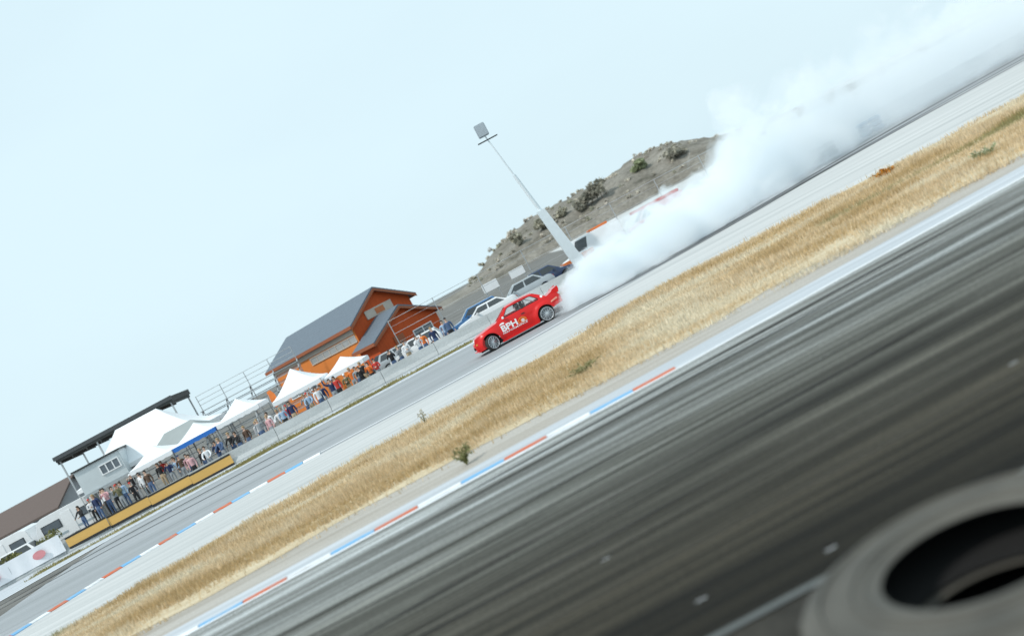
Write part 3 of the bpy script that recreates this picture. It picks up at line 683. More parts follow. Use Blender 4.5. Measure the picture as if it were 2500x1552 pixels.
tent('gazebo', 'low white gazebo under the orange wall of the house', (-11.0, 71.2, 0), 2.8, 3.0, 1.9, 2.65, M_cloth)
fl = thing('feather_flag', 'orange feather flag between the white gazebos', 'flag', (-16.15, 70.4, 0))
MB().tube([(0, 0, -0.03), (0, 0, 2.4), (0.12, 0, 3.0)], [0.02, 0.015, 0.008]).build('pole', M_galv, fl)
MB().ring_loft([[(0.02, -0.005, z), (0.02 + w, -0.005 + 0.03*math.sin(z*4), z + 0.05), (0.02 + w, 0.005 + 0.03*math.sin(z*4), z + 0.05), (0.02, 0.005, z)] for z, w in ((1.7, 0.30), (2.1, 0.42), (2.5, 0.42), (2.85, 0.25))]).build('cloth', M_orangec, fl)

# ------------------------------------------------------------------ catch fence and notice boards
cf = thing('catch_fence', 'tall wire catch fence with steel posts behind the parked cars', 'fence')
for i in range(10):
    x = -8.0 + i * 3.6; y = 79.0 - i * 0.05
    MB().tube([(x, y, -0.03), (x, y, 3.25)], 0.032, 8).build('post', M_galv, cf)
for z in (0.9, 1.55, 2.2, 2.75, 3.2):
    MB().tube([(-8.05, 79.0, z), (24.5, 78.5, z)], 0.010 if z not in (2.2, 3.2) else 0.02, 6).build('rail', M_galv, cf)
def board(label, x, y, z0, z1, w):
    b_ = thing('notice_board', label, 'sign', (x, y, 0), group='white notice boards')
    MB().box(-w/2, w/2, -0.02, 0.02, z0, z1).build('panel', M_white, b_, bevel=0.008)
    for sx in (-1, 1): MB().tube([(sx*w*0.38, 0.055, -0.03), (sx*w*0.38, 0.055, z1-0.05)], 0.03, 8).build('post', M_galv, b_)
board('white notice board nearest the red house', -0.3, 80.5, 1.65, 2.3, 1.25)
board('white notice board beside the pale mast', 1.9, 80.5, 1.65, 2.25, 1.15)

# ------------------------------------------------------------------ slanting mast
M_mast = plain('mast_grey', (0.66, 0.72, 0.75), 0.6, 0.08, 3)
ms = thing('camera_mast', 'tall pale slanting mast with grey box on top', 'mast', (6.0, 76, 0))
lean = -0.155
def mp(z): return (lean * z, 0, z)
MB().ring_loft([[(lean*z - w, -w, z), (lean*z + w, -w, z), (lean*z + w, w, z), (lean*z - w, w, z)] for z, w in ((-0.03, 0.42), (2.4, 0.36), (5.0, 0.30))]).build('lower_section', M_mast, ms)
MB().tube([mp(4.9), mp(8.0)], [0.14, 0.12], 12).build('middle_section', M_mast, ms)
MB().tube([mp(7.9), mp(11.4)], [0.06, 0.045], 12).build('upper_section', M_mast, ms)
hb = MB().box(lean*11.6 - 0.38, lean*11.6 + 0.38, -0.3, 0.3, 11.3, 12.2).build('head_box', plain('head_grey', (0.36, 0.41, 0.45), 0.6, 0.12, 2), ms, bevel=0.04)
MB().box(lean*11.0 - 0.75, lean*11.0 + 0.75, -0.05, 0.05, 10.95, 11.03).build('cross_bar', M_dark, ms)
for sx in (-1, 1): MB().tube([(0.1, 0, 0.3), (sx*1.3, -0.2, -0.03)], 0.06).build('outrigger', M_galv, ms)

# ================================================================== VEHICLES
M_tyre = plain('tyre_black', (0.022, 0.022, 0.021), 0.75, 0.3, 14, bump=0.2)
M_rim = plain('silver_rim', (0.62, 0.64, 0.66), 0.28, 0.06, 6, metal=0.85)
M_rimd = plain('dark_rim', (0.20, 0.21, 0.22), 0.4, 0.1, 6, metal=0.7)
M_under = plain('underbody', (0.02, 0.02, 0.02), 0.8, 0.2, 5)
M_lamp = plain('lamp_glass', (0.75, 0.77, 0.78), 0.12, 0.1, 8, spec=0.8)
M_tail = plain('tail_lamp', (0.40, 0.012, 0.012), 0.2, 0.15, 8)
M_cargl = glass_mat('car_glass', (0.055, 0.065, 0.07), 0.86)
M_clear = glass_mat('clear_glass', (0.55, 0.60, 0.62), 0.09)
M_trimb = plain('black_trim', (0.015, 0.015, 0.016), 0.45, 0.2, 9)

def shell(stations, zb, zt, hw, rows=10, across=7, crown=0.035):
    rings = []
    for x in stations:
        b_, t_ = zb(x), zt(x); side = []
        for j in range(rows + 1):
            z = b_ + (t_ - b_) * (j / rows) ** 0.9
            side.append((hw(x, z, t_), z))
        w_top = side[-1][0]
        ring = [(x, -w, z) for w, z in side]
        for k in range(1, across): 
            q = -1 + 2 * k / across; ring.append((x, w_top * q, t_ + crown * (1 - q * q)))
        ring += [(x, w, z) for w, z in side[::-1]]
        rings.append(ring)
    return rings

def wheel(parent, x, y, rad, width, rot=0.0, rim=M_rim, spokes=10, detail=True, rim_r=None):
    """near face towards -y; a tyre, a dished rim with spokes and a hub"""
    w = empty('wheel', (x, y, rad), rot); w.parent = parent
    rr = rim_r or rad * 0.8; h = width / 2
    ty = [(rr, -h*0.8), (rr + 0.01, -h), (rad - 0.035, -h), (rad - 0.008, -h*0.82), (rad, -h*0.5), (rad, h*0.5), (rad - 0.008, h*0.82), (rad - 0.035, h), (rr + 0.01, h), (rr, h*0.8)]
    MB().lathe(ty, 40).build('tyre', M_tyre, w, smooth=40)
    rp = [(rr + 0.004, -h*0.96), (rr - 0.012, -h*1.0), (rr - 0.022, -h*0.93), (rr - 0.034, -h*0.5), (rr - 0.05, -h*0.30), (rr * 0.28, -h*0.42), (rr * 0.20, -h*0.55), (0.002, -h*0.55)]
    if not detail:
        MB().lathe(rp, 24).build('rim', rim, w, smooth=40); return w
    rp = [(rr + 0.004, -h*0.96), (rr - 0.012, -h*1.0), (rr - 0.022, -h*0.93), (rr - 0.036, -h*0.45), (rr - 0.04, h*0.8)]
    MB().lathe(rp, 40).build('rim', rim, w, smooth=40)
    MB().lathe([(0.001, -h*0.2), (rr*0.86, -h*0.2), (rr*0.86, -h*0.15), (0.001, -h*0.15)], 32).build('brake_disc', M_rimd, w, smooth=30)
    sp = MB()
    for k in range(spokes):
        a = 2 * math.pi * k / spokes; Mx = Matrix.Rotation(a, 4, 'Y')
        for da in (-0.10, 0.10):
            r0, r1 = rr * 0.22, rr - 0.03
            pts = []
            for (rq, wd, yo) in ((r0, 0.016, -h*0.55), (rr*0.6, 0.013, -h*0.60), (r1, 0.015, -h*0.66)):
                c = Vector((rq, yo, da * rq * 0.9))
                pts.append([Mx @ (c + Vector((0, 0, -wd))), Mx @ (c + Vector((0, -0.018, 0))), Mx @ (c + Vector((0, 0, wd))), Mx @ (c + Vector((0, 0.02, 0)))])
            sp.ring_loft(pts)
    s_ = sp.build('spokes', rim, w, smooth=30)
    MB().lathe([(rr*0.26, -h*0.48), (rr*0.24, -h*0.68), (rr*0.10, -h*0.74), (0.001, -h*0.74)], 20).build('hub', rim, w, smooth=30)
    return w

def parked_car(name, label, cat, loc, rz, paint, kind='hatch', group='cars parked behind the barrier', L=4.1, H=1.45, nose=None):
    root = thing(name, label, cat, loc, rz, group)
    if kind == 'van':
        zt = [(-L/2, 0.85), (-L/2+0.12, 1.0), (-L/2+0.75, 1.12), (-L/2+0.85, 1.14), (L/2-0.05, 1.14), (L/2, 1.1)]
        g0, g1, r0, r1 = -L/2+0.75, L/2-0.03, -L/2+1.35, L/2-0.12
        belt, W = 1.13, 0.92
    elif kind == 'pickup':
        zt = [(-L/2, 0.72), (-L/2+0.1, 0.88), (-L/2+1.3, 1.0), (L/2-0.03, 1.0), (L/2, 0.95)]
        g0, g1, r0, r1 = -L/2+1.25, L/2-1.6, -L/2+1.9, L/2-1.75
        belt, W = 0.99, 0.88
    else:
        zt = [(-L/2, 0.62), (-L/2+0.1, 0.74), (-L/2+1.15, 0.93), (L/2-0.25, 0.97), (L/2-0.03, 0.88), (L/2, 0.7)]
        e_ = 0.35 if kind == 'hatch' else 0.75
        g0, g1, r0, r1 = -L/2+1.0, L/2-(0.12 if kind == 'hatch' else 0.6), -L/2+1.65, L/2-e_-(0.1 if kind == 'hatch' else 0.45)
        belt, W = 0.94, 0.84
    ax = (-L/2 + 0.78, L/2 - 0.80); wr = 0.31
    def zb(x):
        z = 0.22
        for c in ax:
            d = abs(x - c)
            if d < wr + 0.05: z = max(z, 0.31 + math.sqrt((wr + 0.05)**2 - d*d))
        return z
    def zt_(x): return max(interp(zt, x), zb(x) + 0.06)
    def hw(x, z, t): 
        w = W - 0.05 * max(0, (z - 0.6) / 0.4)**2 - 0.04 * max(0, (0.45 - z) / 0.25)
        e = min(1, (x + L/2) / 0.5, (L/2 - x) / 0.4); return w * (0.86 + 0.14 * math.sin(max(0, e) * math.pi / 2))
    st = sorted(set([round(v, 3) for v in list(np.linspace(-L/2, L/2, 34)) + [c + d for c in ax for d in np.linspace(-0.36, 0.36, 15)]]))
    MB().ring_loft(shell(st, zb, zt_, hw, rows=7, across=5)).build('body', paint, root, smooth=35)
    # cabin: pillars and roof in body colour, dark glass set in
    wb, wt = W - 0.08, W - 0.24; zr = H - 0.03
    B = [(g0, -wb, belt), (g1, -wb, belt), (g1, wb, belt), (g0, wb, belt)]; T = [(r0, -wt, zr), (r1, -wt, zr), (r1, wt, zr), (r0, wt, zr)]
    cab = MB().ring_loft([B, T]); cab.ring_loft([T, [(p[0]*0.96 + 0.04*(r0+r1)/2, p[1]*0.9, H) for p in T]])
    cab.build('cabin', paint, root, smooth=25)
    for i in range(4):
        a, b_, c_, d_ = [Vector(q) for q in (B[i], B[(i+1) % 4], T[(i+1) % 4], T[i])]
        n = (b_ - a).cross(d_ - a).normalized() * 0.006
        if n.dot((a + c_) / 2 - Vector(((g0+g1)/2, 0, belt))) < 0: n = -n
        def q(u, v): return (a*(1-u) + b_*u) * (1-v) + (d_*(1-u) + c_*u) * v + n
        cuts = [(0.06, 0.94)] if i in (1, 3) else ([(0.07, 0.46), (0.50, 0.93)] if kind != 'van' else [(0.05, 0.30)] if i == 0 else [(0.70, 0.95)])
        for u0, u1 in cuts:
            MB().poly([q(u0, 0.08), q(u1, 0.08), q(u1, 0.9), q(u0, 0.9)]).build('window', M_cargl, root)
    for c in ax:
        for sy in (-1, 1): wheel(root, c, sy * (W - 0.12), wr, 0.2, 0 if sy < 0 else math.pi, M_rimd if kind != 'hatch' else M_rim, detail=False)
    for sy in (-1, 1):
        MB().box(-L/2 - 0.01, -L/2 + 0.12, sy*W*0.62 - 0.17, sy*W*0.62 + 0.17, 0.60, 0.72).build('headlight', M_lamp, root, bevel=0.02)
        MB().box(L/2 - 0.08, L/2 + 0.01, sy*W*0.64 - 0.13, sy*W*0.64 + 0.13, 0.66, 0.84).build('tail_light', M_tail, root, bevel=0.02)
        MB().box(g0 + 0.42, g0 + 0.56, sy*(W + 0.07) - 0.08, sy*(W + 0.07) + 0.08, belt - 0.02, belt + 0.11).build('mirror', paint, root, bevel=0.02)
    for e, nm in ((-1, 'bumper'), (1, 'bumper')):
        MB().box(min(e*(L/2 - 0.1), e*(L/2 + 0.03)), max(e*(L/2 - 0.1), e*(L/2 + 0.03)), -W*0.84, W*0.84, 0.28, 0.52).build(nm, M_trimb, root, bevel=0.03)
    return root
def paint(name, c, metal=0.0): return plain(name, c, 0.35, 0.06, 2, coat=0.7, metal=metal)
P_BLUE, P_NAVY, P_WHITE, P_SILVER = paint('blue_paint', (0.03, 0.14, 0.34)), paint('navy_paint', (0.015, 0.035, 0.10)), paint('white_car_paint', (0.78, 0.79, 0.80)), paint('silver_paint', (0.45, 0.48, 0.50), 0.4)
P_DARK, P_RED, P_ORANGE, P_PINK = paint('charcoal_paint', (0.03, 0.035, 0.04)), paint('brick_red_paint', (0.55, 0.05, 0.04)), paint('orange_paint', (0.72, 0.18, 0.03)), paint('pale_pink_paint', (0.66, 0.50, 0.53))
parked_car('parked_car', 'blue hatchback parked in front of the red house wing', 'car', (-2.1, 75.2, -0.03), R(4), P_BLUE)
parked_car('parked_car', 'silver saloon parked between the blue hatchback and white van', 'car', (1.6, 74.0, -0.03), R(2), P_SILVER, 'sedan', L=4.4)
parked_car('parked_car', 'navy saloon parked under the notice boards', 'car', (3.4, 77.2, -0.03), R(182), P_NAVY, 'sedan', L=4.4, H=1.48)
parked_car('parked_car', 'white hatchback parked in front of the house wing', 'car', (-6.6, 74.6, -0.03), R(-3), P_WHITE)
parked_car('parked_car', 'silver hatchback parked beside the low white gazebo', 'car', (-7.8, 77.0, -0.03), R(176), P_SILVER)
parked_car('parked_car', 'white saloon with dark windows at the barrier behind the drift car', 'car', (-1.2, 70.6, -0.03), R(2), P_WHITE, 'sedan', L=4.3, H=1.36)
parked_car('parked_car', 'charcoal hatchback between the white gazebos and house', 'car', (-9.6, 78.6, -0.03), R(10), P_DARK)
pv = parked_car('delivery_van', 'white van with orange nose beside the pale mast', 'van', (7.4, 78.0, -0.03), R(3), P_WHITE, 'van', L=5.0, H=2.1, group='vans and caravans')
MB().ring_loft([[(-2.53, -0.86, z), (-2.53, 0.86, z), (-2.30, 0.945, z), (-1.7, 0.945, z), (-1.7, -0.945, z), (-2.30, -0.945, z)] for z in (0.55, 1.0)]).build('orange_panel', P_ORANGE, pv)
MB().box(-1.0, -0.1, -0.945, -0.93, 0.5, 1.1).build('orange_stripe', P_ORANGE, pv)
MB().box(0.2, 1.7, -0.5, 0.5, 2.1, 2.26).build('light_bar', P_ORANGE, pv, bevel=0.03)
pk = parked_car('delivery_van', 'pale pink van with red roof half lost in the smoke', 'van', (12.4, 77.0, -0.03), R(3), P_PINK, 'van', L=4.6, H=1.75, group='vans and caravans')
MB().box(-1.6, 2.0, -0.66, 0.66, 1.752, 1.95).build('roof_rack', P_RED, pk, bevel=0.03)
MB().box(-1.5, 2.2, -0.945, -0.925, 0.95, 1.1).build('side_stripe', P_RED, pk)
# caravans and cars at the far end
def caravan(label, loc, rz, L=5.2, col=None):
    root = thing('caravan', label, 'caravan', loc, rz, 'vans and caravans'); col = col or P_WHITE
    prof = [(-L/2, 0.55), (-L/2 - 0.05, 1.4), (-L/2 + 0.35, 2.35), (-L/2 + 0.8, 2.5), (L/2 - 0.7, 2.5), (L/2 - 0.15, 2.3), (L/2, 1.4), (L/2 - 0.05, 0.55)]
    MB().ring_loft([[(x, y, z) for x, z in prof] for y in (-1.05, 1.05)]).build('body', col, root, bevel=0.04)
    for x0, x1 in ((-L/2 + 0.5, -0.4), (0.9, L/2 - 0.5)):
        f = MB().box(x0, x1, -1.075, -1.052, 1.35, 1.95).build('window', M_trimb, root); MB().box(x0 + 0.05, x1 - 0.05, -1.085, -1.076, 1.4, 1.9).build('pane', M_gwin, f)
    MB().box(-0.2, 0.5, -1.08, -1.052, 0.62, 2.2).build('door', M_white, root)
    MB().box(-L/2 + 0.1, L/2 - 0.1, -1.07, -1.051, 0.85, 0.98).build('stripe', plain('caravan_stripe', (0.35, 0.42, 0.46), 0.5), root)
    for sy in (-1, 1): wheel(root, 0.2, sy * 0.98, 0.31, 0.18, 0 if sy < 0 else math.pi, M_rimd, detail=False)
    MB().tube([(-L/2, 0, 0.5), (-L/2 - 0.9, 0, 0.45), (-L/2 - 0.9, 0, -0.0)], 0.04).build('tow_bar', M_galv, root)
    return root
caravan('white caravan under the brown tiled roof', (-38.6, 76.5, 0), R(-6))
caravan('white caravan standing next to the site cabin', (-33.2, 75.6, 0), R(3), 4.6)
parked_car('parked_car', 'white hatchback parked before the caravans', 'car', (-36.6, 72.4, 0.1), R(5), P_WHITE)
parked_car('parked_car', 'silver hatchback parked at the caravan tow bar', 'car', (-41.3, 73.0, 0.1), R(5), P_SILVER)
for i, (x, y, h, lab) in enumerate([(-34.6, 68.0, 1.0, 'olive bush behind the middle of the white banner'), (-32.0, 68.2, 1.2, 'olive bush behind the white banner near the ochre board'), (-37.0, 67.2, 0.9, 'olive bush behind the outer end of the white banner')]):
    tree('shrub', (x, y, bank_z(x, y) - 0.03), h, 0.95, (0.20, 0.20, 0.08), lab, 'shrub', n=900, size=0.07, seed=90 + i, group='bushes behind the banner', trunk=0.1)
# ================================================================== THE RED DRIFT CAR
P_DRIFT = plain('drift_red_paint', (0.63, 0.004, 0.003), 0.34, 0.05, 2, coat=0.45, spec=0.3)
car = thing('drift_car', 'red two door drift car sliding with white lettering on its door', 'car', (0.0, 45.9, 0.0), R(1.5))
AX = ((-1.20, 0.40), (1.34, 0.38)); WC = 0.33
def d_zb(x):
    z = 0.20 if -0.8 < x < 1.0 else 0.30
    if x < -1.5: z = 0.30
    if x > 1.5: z = interp([(1.5, 0.34), (1.75, 0.46), (2.2, 0.50)], x)
    for c, rr in AX:
        d = abs(x - c)
        if d < rr: z = max(z, WC + math.sqrt(rr*rr - d*d))
    return z
ZT = [(-1.90, 0.60), (-1.88, 0.72), (-1.82, 0.775), (-1.70, 0.80), (-1.2, 0.89), (-0.78, 0.955), (-0.6, 0.965), (0.5, 0.955), (1.4, 0.965), (1.62, 0.985), (2.02, 0.975), (2.13, 0.94), (2.17, 0.72)]
def d_zt(x): return max(interp(ZT, x), d_zb(x) + 0.05)
def d_hw(x, z, t=None):
    w = 0.80 - 0.05 * max(0, (z - 0.68) / 0.29) ** 2 - 0.035 * max(0, (0.42 - z) / 0.22)
    if 0.60 < z < 0.66: w -= 0.004
    e = min(1, (x + 1.9) / 0.55, (2.17 - x) / 0.45)
    w *= 0.89 + 0.11 * math.sin(max(0, e) * math.pi / 2)
    for c, rr in AX:
        d = math.hypot(x - c, z - WC)
        f = max(0, min(1, (rr + 0.22 - d) / 0.20)); w += 0.075 * f * f * (3 - 2 * f) * (1 if z < 0.80 else max(0, 1 - (z - 0.80) / 0.1))
    return w
st = sorted(set([round(float(v), 3) for v in list(np.linspace(-1.90, 2.17, 64)) + [c + s * rr for c, rr in AX for s in (-1, -0.99, -0.95, -0.85, -0.7, -0.5, -0.25, 0, 0.25, 0.5, 0.7, 0.85, 0.95, 0.99, 1)]]))
MB().ring_loft(shell(st, d_zb, d_zt, d_hw, rows=14, across=9, crown=0.022)).build('body', P_DRIFT, car, smooth=24)
MB().box(-1.80, 2.05, -0.62, 0.62, 0.14, 0.30).build('underbody', M_under, car)
def patch(x0, x1, z0, z1, sy, offs, nx=14, nz=8, thick=0.006, top=None):
    """a panel that follows the flank, standing a few millimetres proud"""
    mb = MB(); out = []; inn = []
    for i in range(nx + 1):
        for j in range(nz + 1):
            x = x0 + (x1 - x0) * i / nx; zz1 = min(z1, d_zt(x) - 0.012) if top is None else top(x); z = z0 + (zz1 - z0) * j / nz
            out.append((x, sy * (d_hw(x, z) + offs), z)); inn.append((x, sy * (d_hw(x, z) + offs - thick), z))
    k = nz + 1; N_ = len(out); mb.v = out + inn
    for i in range(nx):
        for j in range(nz):
            a = i*k + j; mb.f.append([a, a+k, a+k+1, a+1]); mb.m.append(0)
    bd_ = [i*k for i in range(nx+1)] + [nx*k + j for j in range(1, k)] + [i*k + k - 1 for i in range(nx-1, -1, -1)] + [j for j in range(k-2, 0, -1)]
    for q in range(len(bd_)):
        a, b_ = bd_[q], bd_[(q+1) % len(bd_)]; mb.f.append([a, b_, b_+N_, a+N_]); mb.m.append(0)
    return mb
for sy in (-1, 1):
    dr = patch(-0.66, 0.60, 0.30, 0.95, sy, 0.005).build('door', P_DRIFT, car, smooth=40)
    MB().box(0.38, 0.54, min(sy*0.800, sy*0.825), max(sy*0.800, sy*0.825), 0.80, 0.835).build('handle', M_trimb, dr, bevel=0.006)
    MB().ring_loft([[(x, sy*(0.74 + o), z) for x, z in ((-0.80, 0.20), (0.94, 0.20), (0.94, 0.13), (-0.80, 0.13))] for o in (0.0, 0.085)]).build('side_skirt', P_DRIFT, car, bevel=0.012)
# bonnet, boot lid
hb_ = MB(); rings = []
for x in np.linspace(-1.72, -0.80, 10):
    t = interp(ZT, x); rings.append([(x, -0.62, t + 0.010), (x, -0.3, t + 0.036), (x, 0, t + 0.042), (x, 0.3, t + 0.036), (x, 0.62, t + 0.010), (x, 0.62, t - 0.004), (x, -0.62, t - 0.004)])
hb_.ring_loft(rings).build('bonnet', P_DRIFT, car, smooth=40)
# cabin: roof, pillars, glass
def gy(z): return 0.725 - (z - 0.955) * 0.42
def gp(x, z, sy): return (x, sy * gy(z), z)
for sy in (-1, 1):
    outer = [(-0.72, 0.955), (-0.66, 1.0), (-0.16, 1.335), (-0.08, 1.365), (1.10, 1.350), (1.24, 1.30), (1.60, 1.02), (1.64, 0.965)]
    inner = [(-0.34, 1.012), (-0.32, 1.035), (-0.06, 1.28), (0.02, 1.31), (0.98, 1.30), (1.06, 1.275), (1.30, 1.045), (1.27, 1.012)]
    fr = MB()
    A_ = [gp(x, z, sy) for x, z in outer]; B_ = [gp(x, z, sy) for x, z in inner]
    A2 = [(x, y - sy*0.04, z) for x, y, z in A_]; B2 = [(x, y - sy*0.04, z) for x, y, z in B_]
    n = len(A_)
    for i in range(n):
        j = (i + 1) % n
        fr.poly([A_[i], A_[j], B_[j], B_[i]]); fr.poly([A2[i], A2[j], B2[j], B2[i]]); fr.poly([B_[i], B_[j], B2[j], B2[i]]); fr.poly([A_[i], A_[j], A2[j], A2[i]])
    fr.build('pillar_frame', P_DRIFT, car)
    wd = MB().poly([(x, y - sy*0.02, z) for x, y, z in B_]).build('side_window', M_clear, car)
    seal = MB().tube([(x, y + sy*0.002, z) for x, y, z in B_] + [(B_[0][0], B_[0][1] + sy*0.002, B_[0][2])], 0.012, 6); seal.build('window_seal', M_trimb, wd)
    MB().ring_loft([[gp(0.50, 0.98, sy), gp(0.60, 0.98, sy), gp(0.60, 0.98, sy * 0.97), gp(0.50, 0.98, sy * 0.97)], [gp(0.56, 1.30, sy), gp(0.64, 1.30, sy), gp(0.64, 1.30, sy * 0.97), gp(0.56, 1.30, sy * 0.97)]]).build('door_pillar', M_trimb, car)
    m_ = MB().ring_loft([[(-0.36 + dx*s, sy*(0.80 + 0.09*t), 1.035 + dz*s) for dx, dz in ((-0.06, -0.04), (0.04, -0.055), (0.05, 0.05), (-0.03, 0.055))] for t, s in ((0, 0.7), (0.4, 1.0), (1.0, 1.0), (1.2, 0.75))]).build('mirror', M_white, car, bevel=0.008)
    MB().tube([(-0.36, sy*0.70, 0.99), (-0.36, sy*0.80, 1.03)], 0.014).build('mirror_arm', M_trimb, m_)
rf = MB(); rings = []
for x, z in ((-0.10, 1.358), (0.05, 1.378), (0.4, 1.392), (0.8, 1.385), (1.05, 1.366), (1.14, 1.348)):
    w = gy(z) - 0.005; rings.append([(x, -w, z - 0.012), (x, -w*0.85, z + 0.012), (x, -w*0.4, z + 0.026), (x, 0, z + 0.030), (x, w*0.4, z + 0.026), (x, w*0.85, z + 0.012), (x, w, z - 0.012), (x, w*0.9, z - 0.04), (x, -w*0.9, z - 0.04)])
rf.ring_loft(rings).build('roof', P_DRIFT, car, smooth=40)
def glass_panel(nm, p, q, mat):
    """p: bottom edge (x,z), q: top edge; slightly bowed across"""
    mb = MB(); n = 8
    rows_ = []
    for (x, z, bow) in (p, q):
        w = gy(z) - 0.03; rows_.append([(x - bow * (1 - (k / n * 2 - 1)**2), w * (k / n * 2 - 1), z) for k in range(n + 1)])
    mb.ring_loft(rows_, closed=False, caps=False); return mb.build(nm, mat, car, smooth=60)
glass_panel('windscreen', (-0.70, 0.97, 0.09), (-0.11, 1.36, 0.05), M_clear)
glass_panel('rear_window', (1.60, 0.985, -0.05), (1.16, 1.345, -0.03), M_clear)
# front end
for sy in (-1, 1):
    hl = MB().lathe([(0.001, -0.03), (0.075, -0.02), (0.082, 0.0), (0.082, 0.05)], 20, M=Matrix.Translation((-1.885, sy*0.49, 0.665)) @ Matrix.Rotation(R(-90), 4, 'Z')).build('headlight', M_lamp, car, smooth=40)
    MB().lathe([(0.001, -0.03), (0.062, -0.02), (0.068, 0.0), (0.068, 0.05)], 20, M=Matrix.Translation((-1.895, sy*0.29, 0.665)) @ Matrix.Rotation(R(-90), 4, 'Z')).build('headlight', M_lamp, car, smooth=40)
    MB().box(-1.86, -1.74, min(sy*0.66, sy*0.74), max(sy*0.66, sy*0.74), 0.50, 0.575).build('indicator', plain('amber_lamp', (0.75, 0.30, 0.05), 0.2), car, bevel=0.008)
    MB().box(2.06, 2.185, min(sy*0.34, sy*0.72), max(sy*0.34, sy*0.72), 0.68, 0.82).build('tail_light', M_tail, car, bevel=0.015)
MB().box(-1.925, -1.86, -0.20, 0.20, 0.60, 0.735).build('grille', M_trimb, car, bevel=0.01)
fb = MB(); rings = []
for y in np.linspace(-0.80, 0.80, 17):
    q = abs(y) / 0.80; x = -1.97 + 0.30 * q ** 3
    rings.append([(x + 0.02, y, 0.585), (x - 0.02, y, 0.56), (x - 0.03, y, 0.47), (x - 0.005, y, 0.30), (x + 0.02, y, 0.255), (x + 0.22, y, 0.255), (x + 0.22, y, 0.585)])
fbo = fb.ring_loft(rings).build('front_bumper', P_DRIFT, car, smooth=40)
MB().box(-2.012, -1.97, -0.42, 0.42, 0.33, 0.44).build('intake', M_trimb, fbo, bevel=0.008)
rings = []
for y in np.linspace(-0.84, 0.84, 15):
    q = abs(y) / 0.84; x = -2.06 + 0.34 * q ** 3; rings.append([(x, y, 0.235), (x + 0.01, y, 0.252), (x + 0.42, y, 0.252), (x + 0.42, y, 0.235)])
MB().ring_loft(rings).build('front_splitter', P_DRIFT, car)
for sy in (-1, 1):
    MB().ring_loft([[(-1.90, sy*y, 0.20), (-1.56, sy*y, 0.22), (-1.58, sy*y, 0.33), (-1.72, sy*y, 0.36)] for y in (0.80, 0.845)]).build('canard', P_DRIFT, car, bevel=0.006)
rb = MB(); rings = []
for y in np.linspace(-0.79, 0.79, 17):
    q = abs(y) / 0.79; x = 2.20 - 0.20 * q ** 4
    rings.append([(x - 0.28, y, 0.66), (x - 0.02, y, 0.66), (x + 0.02, y, 0.62), (x, y, 0.52), (x - 0.05, y, 0.48), (x - 0.28, y, 0.48)])
rb.ring_loft(rings).build('rear_bumper', P_DRIFT, car, smooth=40)
sp_ = MB().ring_loft([[(x, y, z) for x, z in ((1.70, 0.985), (1.90, 1.045), (2.02, 1.12), (2.22, 1.15), (2.235, 1.12), (2.20, 1.02), (2.12, 0.955))] for y in (-0.70, 0.70)]).build('rear_spoiler', P_DRIFT, car, bevel=0.01)
for sy in (-1, 1):
    MB().ring_loft([[(x, y, z) for x, z in ((1.86, 0.975), (1.96, 1.10), (2.23, 1.175), (2.245, 1.05), (2.18, 0.90))] for y in (sy*0.702, sy*0.722)]).build('end_plate', P_DRIFT, sp_)
# white fuel flap disc, wheels
MB().lathe([(0.001, 0), (0.055, 0), (0.055, 0.012), (0.001, 0.012)], 24, M=Matrix.Translation((1.46, -gy(1.07) - 0.006, 1.07)) @ Matrix.Rotation(R(-22), 4, 'X')).build('fuel_cap', M_white, car)
for sy in (-1, 1):
    s_rot = 0.0 if sy < 0 else math.pi
    wheel(car, -1.20, sy*0.735, 0.325, 0.24, s_rot + R(30), M_rim, 12, rim_r=0.262)
    wheel(car, 1.34, sy*0.745, 0.325, 0.25, s_rot, M_rim, 12, rim_r=0.270)
for c, rr in AX:
    MB().box(c - rr + 0.03, c + rr - 0.03, -0.56, 0.56, 0.28, WC + rr - 0.05).build('wheel_housing', M_under, car)
# interior: floor, dash, seats, steering wheel, roll cage
MB().box(-0.62, 1.5, -0.68, 0.68, 0.31, 0.36).build('floor_pan', M_under, car)
MB().box(-0.66, -0.34, -0.66, 0.66, 0.72, 0.97).build('dashboard', M_trimb, car, bevel=0.03)
for sy in (-1, 1):
    se = MB().ring_loft([[(x, y, z) for x, z in ((0.06, 0.37), (0.06, 0.52), (0.42, 0.50), (0.60, 1.15), (0.70, 1.15), (0.60, 0.37))] for y in (sy*0.34 - 0.23, sy*0.34 + 0.23)]).build('seat', M_trimb, car, bevel=0.03)
    for z0, z1, x0 in ((0.36, 1.335, 0.74),): MB().tube([(0.74, sy*0.58, 0.36), (0.72, sy*0.55, 1.33)], 0.022).build('cage_tube', M_galv, car)
    MB().tube([(-0.55, sy*0.60, 0.90), (-0.06, sy*0.54, 1.32), (0.72, sy*0.54, 1.33), (1.50, sy*0.50, 0.70)], 0.022).build('cage_tube', M_galv, car)
MB().tube([(0.72, -0.55, 1.33), (0.72, 0.55, 1.33)], 0.022).build('cage_tube', M_galv, car)
MB().tube([(0.73, -0.55, 0.95), (0.73, 0.55, 0.95)], 0.022).build('cage_tube', M_galv, car)
MB().tube([(0.74, -0.55, 0.5), (0.72, 0.53, 1.30)], 0.022).build('cage_tube', M_galv, car)
sw = MB().tube([(-0.14 - 0.06*math.sin(a), -0.34 + 0.17*math.cos(a), 0.92 + 0.16*math.sin(a)) for a in np.linspace(0, 2*math.pi, 25)], 0.014, 8); sw.build('steering_wheel', M_trimb, car)

